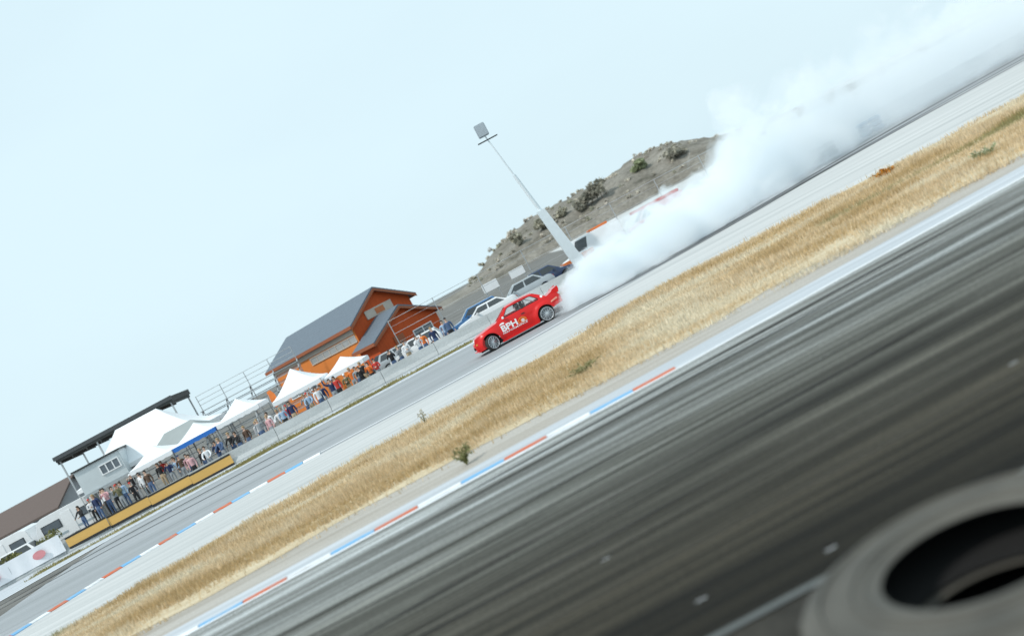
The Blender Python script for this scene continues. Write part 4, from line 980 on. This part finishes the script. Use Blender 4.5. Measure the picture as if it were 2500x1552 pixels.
# lettering on the flank
T_WHITE, T_ORANGE = plain('decal_white', (0.80, 0.79, 0.80), 0.4, 0.05, 8), plain('decal_orange', (0.80, 0.26, 0.03), 0.4, 0.08, 8)
def text_mesh(txt, width, height, bold=0.0):
    cu = bpy.data.curves.new('lettering', 'FONT'); cu.body = txt; cu.offset = bold; cu.resolution_u = 4
    o = bpy.data.objects.new('lettering_source', cu); C.objects.link(o)
    bpy.context.view_layer.update()
    me = bpy.data.meshes.new_from_object(o.evaluated_get(bpy.context.evaluated_depsgraph_get()))
    C.objects.unlink(o); bpy.data.objects.remove(o)
    co = np.array([v.co[:] for v in me.vertices]); lo, hi = co.min(0), co.max(0)
    co = (co - lo) / np.maximum(hi - lo, 1e-6)
    return me, co[:, 0] * width, co[:, 1] * height
def decal_text(txt, x0, x1, z0, z1, bold, mat, nm='lettering', offs=0.012):
    me, u, v = text_mesh(txt, x1 - x0, z1 - z0, bold)
    for i, vt in enumerate(me.vertices):
        x, z = x0 + u[i], z0 + v[i]; vt.co = (x, -(d_hw(x, z) + offs), z)
    me.materials.clear(); me.materials.append(mat)
    o = bpy.data.objects.new(nm, me); C.objects.link(o); o.parent = car; return o
decal_text('BPH', -0.62, 0.10, 0.50, 0.765, 0.035, T_WHITE)
decal_text('PERFORMANCE', -0.64, 0.49, 0.405, 0.475, 0.012, T_WHITE)
def decal_poly(pts, mat, nm='logo_or_reflection', offs=0.012):
    mb = MB(); mb.poly([(x, -(d_hw(x, z) + offs), z) for x, z in pts]); return mb.build(nm, mat, car)
def arc(cx, cz, r0, r1, a0, a1, sx=1.0, n=20):
    t = np.linspace(R(a0), R(a1), n)
    return [(cx + sx*r1*math.cos(a), cz + r1*math.sin(a)) for a in t] + [(cx + sx*r0*math.cos(a), cz + r0*math.sin(a)) for a in t[::-1]]
def decal_arc(cx, cz, r0, r1, a0, a1, mat, sx=1.0, offs=0.012):
    mb = MB(); t = np.linspace(R(a0), R(a1), 24)
    rows_ = [[(cx + sx*r*math.cos(a), -(d_hw(cx + sx*r*math.cos(a), cz + r*math.sin(a)) + offs), cz + r*math.sin(a)) for a in t] for r in (r0, r1)]
    mb.ring_loft(rows_, closed=False, caps=False); return mb.build('logo_or_reflection', mat, car)
decal_arc(0.32, 0.555, 0.135, 0.16, -10, 215, T_ORANGE, 1.15)
decal_arc(0.34, 0.565, 0.075, 0.098, 0, 360, T_ORANGE, 1.1)
decal_arc(0.34, 0.565, 0.020, 0.060, 0, 360, T_WHITE, 1.1)
decal_poly([(0.14, 0.487), (0.51, 0.487), (0.51, 0.505), (0.14, 0.500)], T_WHITE)
decal_poly([(-0.64, 0.80), (-0.60, 0.85), (-0.52, 0.872), (-0.44, 0.87), (-0.40, 0.83), (-0.42, 0.795), (-0.52, 0.805)], T_WHITE)
decal_poly([(1.70, 0.66), (2.02, 0.70), (2.02, 0.78), (1.72, 0.72)], plain('reflection_pink', (0.75, 0.28, 0.20), 0.45, 0.2, 9), offs=0.006)  # pinkish reflection stripe on the tail, painted as a flat patch

# ================================================================== PEOPLE
def skin_body(joints, bones, radii, root_j, levels=1):
    """grow one continuous surface over a jointed skeleton"""
    names = list(joints); idx = {n_: i for i, n_ in enumerate(names)}
    me = bpy.data.meshes.new('figure'); me.from_pydata([joints[n_] for n_ in names], [(idx[a], idx[b]) for a, b in bones], [])
    o = bpy.data.objects.new('figure_source', me); C.objects.link(o)
    o.modifiers.new('skin', 'SKIN'); sm = o.modifiers.new('sub', 'SUBSURF'); sm.levels = levels; sm.render_levels = levels
    sv = me.skin_vertices[0].data
    for n_ in names:
        rr = radii[n_]; sv[idx[n_]].radius = rr if isinstance(rr, tuple) else (rr, rr); sv[idx[n_]].use_root = (n_ == root_j)
    bpy.context.view_layer.update()
    out = bpy.data.meshes.new_from_object(o.evaluated_get(bpy.context.evaluated_depsgraph_get()))
    bpy.data.objects.remove(o); bpy.data.meshes.remove(me)
    return out
def seg_d(p, a, b):
    a, b = np.array(a), np.array(b); t = np.clip(np.dot(p - a, b - a) / max(1e-9, np.dot(b - a, b - a)), 0, 1); return np.linalg.norm(p - (a + (b - a) * t))
def make_figure(pose):
    J = {'pelvis': (0, 0, 0.93), 'waist': (0, 0.0, 1.08), 'chest': (0, 0.01, 1.28), 'collar': (0, 0.01, 1.43), 'neck': (0, -0.005, 1.51), 'jaw': (0, -0.02, 1.58), 'head': (0, -0.015, 1.66), 'crown': (0, 0.0, 1.735), 'nose': (0, -0.115, 1.635)}
    Rd = {'pelvis': (0.155, 0.115), 'waist': (0.14, 0.10), 'chest': (0.165, 0.115), 'collar': (0.11, 0.085), 'neck': 0.052, 'jaw': (0.07, 0.075), 'head': (0.078, 0.098), 'crown': (0.058, 0.07), 'nose': 0.013}
    Bn = [('pelvis', 'waist'), ('waist', 'chest'), ('chest', 'collar'), ('collar', 'neck'), ('neck', 'jaw'), ('jaw', 'head'), ('head', 'crown'), ('head', 'nose')]
    arms = {'down': [((0.21, 0.02, 1.40), (0.27, 0.05, 1.12), (0.26, -0.06, 0.88), (0.25, -0.09, 0.78))]*2,
            'camera': [((0.21, 0.0, 1.40), (0.27, -0.16, 1.20), (0.10, -0.30, 1.50), (0.05, -0.27, 1.58))]*2,
            'crossed': [((0.21, 0.0, 1.40), (0.27, -0.05, 1.14), (0.04, -0.24, 1.17), (-0.06, -0.25, 1.20))]*2,
            'wave': [((0.21, 0.0, 1.42), (0.36, -0.05, 1.60), (0.36, -0.12, 1.85), (0.35, -0.13, 1.95)), ((0.21, 0.02, 1.40), (0.27, 0.05, 1.12), (0.26, -0.06, 0.88), (0.25, -0.09, 0.78))],
            'lean': [((0.21, -0.02, 1.38), (0.27, -0.22, 1.16), (0.18, -0.46, 1.04), (0.14, -0.54, 1.03))]*2}[pose]
    for s, nm, ar in ((-1, 'l', arms[0]), (1, 'r', arms[1])):
        for q, (jn, rr) in enumerate((('shoulder', 0.072), ('elbow', 0.050), ('wrist', 0.034), ('hand', 0.040))):
            p = ar[q]; J[jn + nm] = (s * p[0], p[1] + (0.025 if (pose == 'crossed' and s > 0 and q > 1) else 0), p[2] + (0.03 if (pose == 'crossed' and s > 0 and q > 1) else 0)); Rd[jn + nm] = rr
        Bn += [('collar', 'shoulder' + nm), ('shoulder' + nm, 'elbow' + nm), ('elbow' + nm, 'wrist' + nm), ('wrist' + nm, 'hand' + nm)]
        J['hip' + nm] = (s*0.095, 0, 0.86); J['knee' + nm] = (s*0.11, -0.015, 0.48); J['ankle' + nm] = (s*0.12, 0.02, 0.09); J['toe' + nm] = (s*0.14, -0.15, 0.04)
        Rd['hip' + nm] = 0.098; Rd['knee' + nm] = 0.065; Rd['ankle' + nm] = 0.045; Rd['toe' + nm] = (0.045, 0.032)
        Bn += [('pelvis', 'hip' + nm), ('hip' + nm, 'knee' + nm), ('knee' + nm, 'ankle' + nm), ('ankle' + nm, 'toe' + nm)]
    me = skin_body(J, Bn, Rd, 'pelvis')
    me.materials.clear()
    for _ in range(4): me.materials.append(None)
    zone = {}
    for a, b in Bn:
        k = 1
        if b in ('jaw', 'head', 'crown', 'nose', 'neck') : k = 0
        if b.startswith('hand'): k = 0
        if b.startswith(('hip', 'knee', 'ankle')): k = 2
        if b.startswith('toe'): k = 3
        zone[(a, b)] = k
    for p in me.polygons:
        c = np.array(p.center); best = min(Bn, key=lambda e: seg_d(c, J[e[0]], J[e[1]])); k = zone[best]
        if k == 1 and c[2] < 0.90 and abs(c[0]) < 0.2: k = 2
        p.material_index = k
    me.shade_smooth()
    return me
SKINM = [plain('skin_light', (0.62, 0.40, 0.30), 0.6, 0.06, 10), plain('skin_tan', (0.48, 0.29, 0.20), 0.6, 0.06, 10)]
FIG = {p: make_figure(p) for p in ('down', 'camera', 'crossed', 'wave', 'lean')}
CLO = {'navy': (0.02, 0.035, 0.10), 'white': (0.75, 0.76, 0.78), 'pink': (0.62, 0.36, 0.38), 'black': (0.02, 0.02, 0.022), 'grey': (0.30, 0.32, 0.34), 'red': (0.50, 0.04, 0.03), 'orange': (0.70, 0.17, 0.03), 'pale blue': (0.32, 0.45, 0.60), 'olive': (0.16, 0.15, 0.08), 'denim': (0.08, 0.13, 0.24), 'tan': (0.45, 0.34, 0.22), 'brown': (0.10, 0.06, 0.04)}
def cloth(c): return plain('cloth_' + c.replace(' ', '_'), CLO[c], 0.85, 0.15, 9, bump=0.1)
def hair_mesh(style):
    mb = MB(); rings = []
    for z, rx, ry, yo in ((1.60, 0.072, 0.06, 0.055), (1.65, 0.088, 0.085, 0.025), (1.70, 0.090, 0.104, 0.0), (1.745, 0.078, 0.09, 0.0), (1.775, 0.05, 0.058, 0.003), (1.785, 0.012, 0.014, 0.004)):
        rings.append([(rx*math.cos(t), yo + ry*math.sin(t), z) for t in np.linspace(0, 2*math.pi, 14, endpoint=False)])
    if style == 'cap':
        rings = rings[2:]; mb.ring_loft(rings)
        mb.ring_loft([[(-0.07, -0.08, 1.695), (0.07, -0.08, 1.695), (0.07, -0.08, 1.71), (-0.07, -0.08, 1.71)], [(-0.05, -0.19, 1.685), (0.05, -0.19, 1.685), (0.05, -0.19, 1.693), (-0.05, -0.19, 1.693)]])
    else:
        if style == 'long': rings = [[(0.085*math.cos(t), 0.075 + 0.05*math.sin(t), 1.44) for t in np.linspace(0, 2*math.pi, 14, endpoint=False)]] + rings
        mb.ring_loft(rings)
    o = mb.build('hair_source', plain('hair_brown', (0.05, 0.03, 0.018), 0.7), smooth=60); me = o.data; bpy.data.objects.remove(o); me.materials.clear(); me.materials.append(None); return me
HAIR = {s: hair_mesh(s) for s in ('short', 'long', 'cap')}
HAIRC = {'dark': (0.02, 0.014, 0.01), 'brown': (0.07, 0.04, 0.022), 'fair': (0.34, 0.23, 0.11)}
used_lab = set()
def person(x, y, pose, top, legs, hs, hc, rz, scale, label, grp='spectators behind the barrier', z=None):
    o = bpy.data.objects.new('person', FIG[pose]); C.objects.link(o)
    o.location = (x, y, (bank_z(x, y) if z is None else z) - 0.005); o.rotation_euler.z = rz; o.scale = (scale,)*3
    ms_ = [SKINM[rng.random() < 0.3], cloth(top), cloth(legs), cloth('black')]
    for i, q in enumerate(ms_): o.material_slots[i].link = 'OBJECT'; o.material_slots[i].material = q
    h = bpy.data.objects.new('cap' if hs == 'cap' else 'hair', HAIR[hs]); C.objects.link(h); h.parent = o
    h.material_slots[0].link = 'OBJECT'; h.material_slots[0].material = cloth(hc) if hs == 'cap' else plain('hair_' + hc, HAIRC[hc], 0.6, 0.2, 20)
    tag(o, label, 'person', grp); return o
ORD = ['first', 'second', 'third', 'fourth', 'fifth', 'sixth', 'seventh', 'eighth', 'ninth', 'tenth', 'eleventh', 'twelfth', 'thirteenth', 'fourteenth', 'fifteenth', 'sixteenth', 'seventeenth', 'eighteenth', 'nineteenth', 'twentieth']
POSE_T = {'down': 'standing', 'camera': 'hands raised', 'crossed': 'arms folded', 'wave': 'waving', 'lean': 'leaning'}
def row(x0, x1, n, y0, y1, tops, where, seed, dy=None):
    r = random.Random(seed); xs = [x0 + (x1 - x0) * (i + 0.5 + r.uniform(-0.3, 0.3)) / n for i in range(n)]
    for i, x in enumerate(xs):
        top = tops[i % len(tops)]; legs = r.choice(['denim', 'black', 'grey', 'tan']); hs = r.choice(['short', 'short', 'long', 'cap']); pose = r.choice(['down', 'camera', 'crossed', 'lean', 'down', 'wave' if i % 6 == 3 else 'down'])
        hc = r.choice(['navy', 'red', 'white', 'black']) if hs == 'cap' else r.choice(['dark', 'brown', 'fair'])
        hd = {'cap': hc + ' cap', 'short': 'short hair', 'long': 'long hair'}[hs]
        person(x, r.uniform(y0, y1), pose, top, legs, hs, hc, r.uniform(-0.5, 0.5), r.uniform(0.93, 1.06), f'person in {top} top, {hd}, {POSE_T[pose]}, {ORD[i]} along {where}')
row(-29.4, -23.6, 11, 67.2, 68.2, ['black', 'white', 'navy', 'pink', 'grey', 'olive', 'pale blue', 'black', 'white', 'brown'], 'ochre board from banner', 5)
row(-23.4, -18.7, 10, 66.7, 68.0, ['navy', 'pale blue', 'brown', 'pink', 'pink', 'black', 'white', 'navy', 'denim', 'black'], 'blue edged gazebo front', 6)
row(-18.4, -14.2, 8, 66.6, 67.8, ['black', 'brown', 'white', 'grey', 'pink', 'white', 'pale blue', 'navy'], 'barrier from ochre board', 7)
row(-13.6, -8.4, 10, 66.5, 67.8, ['pale blue', 'white', 'navy', 'navy', 'red', 'olive', 'grey', 'black', 'orange', 'red'], 'barrier below low gazebo', 8)
row(-8.0, -3.2, 8, 66.5, 67.9, ['black', 'grey', 'white', 'white', 'orange', 'navy', 'pale blue', 'denim'], 'barrier before house wing', 9)
row(-28.6, -22.8, 6, 69.0, 70.2, ['white', 'brown', 'black', 'white', 'red', 'grey'], 'back row by first gazebo', 10)
row(-17.0, -9.0, 7, 68.6, 69.6, ['white', 'red', 'grey', 'white', 'pale blue', 'orange', 'black'], 'back row by tall gazebo', 11)

# driver, seated
J = {'pelvis': (0.20, 0, 0.55), 'waist': (0.27, 0, 0.68), 'chest': (0.35, 0, 0.86), 'collar': (0.38, 0, 1.0), 'neck': (0.37, 0, 1.06), 'head': (0.34, 0, 1.14), 'crown': (0.35, 0, 1.20)}
Rd = {'pelvis': (0.15, 0.12), 'waist': 0.12, 'chest': (0.155, 0.12), 'collar': 0.09, 'neck': 0.055, 'head': 0.085, 'crown': 0.06}
Bn = [('pelvis', 'waist'), ('waist', 'chest'), ('chest', 'collar'), ('collar', 'neck'), ('neck', 'head'), ('head', 'crown')]
for s, nm in ((-1, 'l'), (1, 'r')):
    J.update({'shoulder'+nm: (0.36, s*0.19, 0.97), 'elbow'+nm: (0.13, s*0.24, 0.80), 'wrist'+nm: (-0.08, s*0.17, 0.93), 'hand'+nm: (-0.14, s*0.165, 0.94), 'hip'+nm: (0.14, s*0.10, 0.53), 'knee'+nm: (-0.24, s*0.13, 0.66), 'ankle'+nm: (-0.52, s*0.12, 0.43), 'toe'+nm: (-0.60, s*0.12, 0.50)})
    Rd.update({'shoulder'+nm: 0.07, 'elbow'+nm: 0.05, 'wrist'+nm: 0.036, 'hand'+nm: 0.042, 'hip'+nm: 0.09, 'knee'+nm: 0.065, 'ankle'+nm: 0.045, 'toe'+nm: 0.035})
    Bn += [('collar', 'shoulder'+nm), ('shoulder'+nm, 'elbow'+nm), ('elbow'+nm, 'wrist'+nm), ('wrist'+nm, 'hand'+nm), ('pelvis', 'hip'+nm), ('hip'+nm, 'knee'+nm), ('knee'+nm, 'ankle'+nm), ('ankle'+nm, 'toe'+nm)]
dm = skin_body(J, Bn, Rd, 'pelvis'); dm.shade_smooth(); dm.materials.clear(); dm.materials.append(cloth('black'))
drv = bpy.data.objects.new('person', dm); C.objects.link(drv); drv.matrix_world = Matrix.Translation((0.0, 45.9, 0)) @ Matrix.Rotation(R(1.5), 4, 'Z') @ Matrix.Translation((0.02, -0.34, 0.03))
tag(drv, 'driver in black suit and dark helmet at the wheel of the red car', 'person')
MB().lathe([(0.001, -0.12), (0.08, -0.105), (0.115, -0.06), (0.132, 0.0), (0.125, 0.06), (0.085, 0.115), (0.001, 0.14)], 20, M=Matrix.Translation((0.34, 0, 1.15)), axis='Z').build('helmet', plain('helmet_black', (0.02, 0.02, 0.022), 0.2, 0.1, 6, coat=0.6), drv, smooth=60)
MB().tube([(0.25, -0.112, 1.12), (0.213, -0.06, 1.12), (0.205, 0, 1.12), (0.213, 0.06, 1.12), (0.25, 0.112, 1.12)], 0.028, 8).build('visor_stripe', M_white, drv, smooth=60)
MB().tube([(0.30, -0.17, 0.98), (0.24, -0.13, 0.86), (0.20, -0.08, 0.74)], 0.022, 6).build('harness', M_white, drv)

# ================================================================== TYRES
M_oldt = plain('weathered_rubber', (0.085, 0.079, 0.066), 0.7, 0.7, 2.2, bump=0.5, stretch=(1, 1, 3))
M_inner = plain('tyre_inside', (0.006, 0.006, 0.006), 0.95, 0.3, 5)
def tyre(root, z, ro, ri, w, mat, jx=0, jy=0, tread=True):
    t_ = MB()
    prof = [(ri, 0.05*w), (ri + 0.03, 0.0), (ro - 0.10, 0.02*w), (ro - 0.03, 0.12*w), (ro, 0.28*w), (ro, 0.72*w), (ro - 0.03, 0.88*w), (ro - 0.10, 0.98*w), (ri + 0.03, w), (ri, 0.95*w)]
    t_.lathe(prof, 48, axis='Z'); o = t_.build('tyre', mat, root, smooth=35); o.location = (jx, jy, z); o.rotation_euler.z = z * 5
    MB().lathe([(ri, 0.95*w), (ri + 0.05, 0.85*w), (ro - 0.06, 0.6*w), (ro - 0.06, 0.4*w), (ri + 0.05, 0.15*w), (ri, 0.05*w)], 48, axis='Z').build('lining', M_inner, o, smooth=35)
    if tread:
        for rq in (ri + 0.09, ri + 0.16, ro - 0.14):
            MB().lathe([(rq - 0.012, 0.985*w), (rq - 0.006, 1.03*w), (rq + 0.006, 1.03*w), (rq + 0.012, 0.985*w)], 48, axis='Z').build('sidewall_rib', mat, o, smooth=40)
        lu = MB()
        for k in range(30):
            a = 2*math.pi*k/30; Mx = Matrix.Rotation(a, 4, 'Z'); lu.box(ro - 0.012, ro + 0.014, -0.035, 0.035, 0.25*w + (0.1*w if k % 2 else 0), 0.65*w + (0.1*w if k % 2 else 0), M=Mx)
        lu.build('tread', mat, o)
    return o
for (x, y, lab) in ((1.50, 5.36, 'stack of two big weathered tyres nearest the bottom of the near verge'), (3.50, 5.44, 'second stack of big weathered tyres along the near verge'), (5.50, 5.52, 'third stack of big weathered tyres along the near verge')):
    ts = thing('tyre_stack', lab, 'tyre stack', (x, y, -0.03), group='tyre stacks on the near verge')
    for k in range(2): tyre(ts, k*0.335, 0.98, 0.50, 0.33, M_oldt, rng.uniform(-0.02, 0.02), rng.uniform(-0.02, 0.02))
M_soil = ground_mat('dark_soil', [(0.3, (0.018, 0.016, 0.012)), (0.7, (0.05, 0.045, 0.036))], 2.0, (1, 1, 1), fine=40, fine_amt=0.4)
sheet('near_verge', [(-60, 2.0), (60, 2.0)], [(-60, 7.50), (60, 7.50)], -0.012, M_soil, 'dark bare soil at the near side of the track', nx=40)
sheet('edging_strip', [(-60, 7.50), (60, 7.50)], [(-60, 7.6), (60, 7.6)], 0.004, plain('worn_edging', (0.10, 0.108, 0.105), 0.8, 0.35, 4), 'grey concrete edging along the near side of the track', nx=40)
M_wrap = plain('blue_wrap', (0.30, 0.40, 0.52), 0.6, 0.12, 4)
for (x, y, n, mat, lab) in ((17.6, 54.6, 3, M_tyre, 'dark tyre bundle standing in the smoke beside the far track'), (20.6, 55.6, 3, M_wrap, 'blue painted tyre bundle fading into the smoke')):
    ts = thing('tyre_bundle', lab, 'tyre bundle', (x, y, 0.0), group='tyre bundles in the smoke')
    for dx in (-0.34, 0.34):
        for k in range(n): tyre(ts, k*0.245 + 0.0, 0.32, 0.19, 0.24, mat, dx, rng.uniform(-0.02, 0.02), tread=False)

# ================================================================== TYRE SMOKE
def smoke():
    cx_ = [(1.5, 45.6), (4, 46.2), (8, 48.4), (12, 50.8), (18, 54.6), (26, 58.5), (36, 61), (48, 63)]
    ry = [(1.5, 0.8), (3, 1.5), (5, 2.1), (8, 2.8), (12, 3.4), (18, 4.1), (26, 5.0), (36, 6.0), (48, 7.0)]
    rz = [(1.5, 0.6), (2.3, 1.0), (4, 1.5), (8, 1.75), (10.5, 2.1), (12.0, 3.3), (14, 4.1), (18, 4.0), (26, 4.0), (36, 4.2), (48, 4.4)]
    de = [(1.5, 0.5), (2.2, 3.6), (4, 3.6), (8, 2.4), (12, 1.5), (16, 0.7), (20, 0.42), (28, 0.34), (36, 0.32), (48, 0.3)]
    bi = [(1.5, -0.35), (2.1, -0.15), (2.9, 0.32), (6, 0.26), (11, 0.06), (20, 0.0), (48, 0.1)]
    X0, X1 = 1.5, 48.0
    mb = MB(); rings = []
    for x in np.linspace(X0, X1, 40):
        yc, a, b = interp(cx_, x), interp(ry, x) * 1.45, interp(rz, x) * 1.5
        rings.append([(x, yc + a*math.cos(t), max(0.015, b*math.sin(t))) for t in np.linspace(0, math.pi, 17)])
    mb.ring_loft(rings)
    m, n, l, b = nmat('tyre_smoke'); n.remove(b)
    tc = n.new('ShaderNodeTexCoord'); sx = n.new('ShaderNodeSeparateXYZ'); l.new(tc.outputs['Object'], sx.inputs[0])
    def math_(op, a, c=None, d=None, clamp=False):
        q = n.new('ShaderNodeMath'); q.operation = op; q.use_clamp = clamp
        for i, v in enumerate((a, c, d)):
            if v is None: continue
            if isinstance(v, (int, float)): q.inputs[i].default_value = v
            else: l.new(v, q.inputs[i])
        return q.outputs[0]
    u = math_('DIVIDE', math_('SUBTRACT', sx.outputs['X'], X0), X1 - X0, clamp=True)
    def curve(tab):
        lo, hi = min(p[1] for p in tab), max(p[1] for p in tab)
        f = n.new('ShaderNodeFloatCurve'); c = f.mapping.curves[0]
        pts = [((p[0] - X0) / (X1 - X0), (p[1] - lo) / (hi - lo)) for p in tab]
        c.points[0].location = pts[0]; c.points[1].location = pts[-1]
        for p in pts[1:-1]: c.points.new(*p)
        for p in c.points: p.handle_type = 'VECTOR'
        f.mapping.update(); l.new(u, f.inputs['Value'])
        return math_('MULTIPLY_ADD', f.outputs['Value'], hi - lo, lo)
    dy = math_('DIVIDE', math_('SUBTRACT', sx.outputs['Y'], curve(cx_)), curve(ry)); dz = math_('DIVIDE', sx.outputs['Z'], curve(rz))
    d = math_('SQRT', math_('ADD', math_('MULTIPLY', dy, dy), math_('MULTIPLY', dz, dz)))
    no = n.new('ShaderNodeTexNoise'); no.inputs['Scale'].default_value = 0.48; no.inputs['Detail'].default_value = 5.0; no.inputs['Roughness'].default_value = 0.58; no.inputs['Distortion'].default_value = 0.6
    l.new(tc.outputs['Object'], no.inputs['Vector'])
    e = math_('ADD', math_('SUBTRACT', math_('ADD', 0.96, curve(bi)), d), math_('MULTIPLY', math_('SUBTRACT', no.outputs['Fac'], 0.48), 2.6))
    mr = n.new('ShaderNodeMapRange'); mr.interpolation_type = 'SMOOTHSTEP'; mr.inputs['From Min'].default_value = 0.0; mr.inputs['From Max'].default_value = 0.30
    l.new(e, mr.inputs['Value'])
    dens = math_('MULTIPLY', mr.outputs['Result'], curve(de))
    pv = n.new('ShaderNodeVolumePrincipled'); pv.inputs['Color'].default_value = (0.96, 0.985, 1.0, 1); pv.inputs['Anisotropy'].default_value = 0.1
    l.new(dens, pv.inputs['Density']); l.new(pv.outputs['Volume'], n['Material Output'].inputs['Volume'])
    o = mb.build('tyre_smoke', m); o['kind'] = 'stuff'; o['label'] = 'thick white tyre smoke billowing behind the red car'
    return o
smoke()
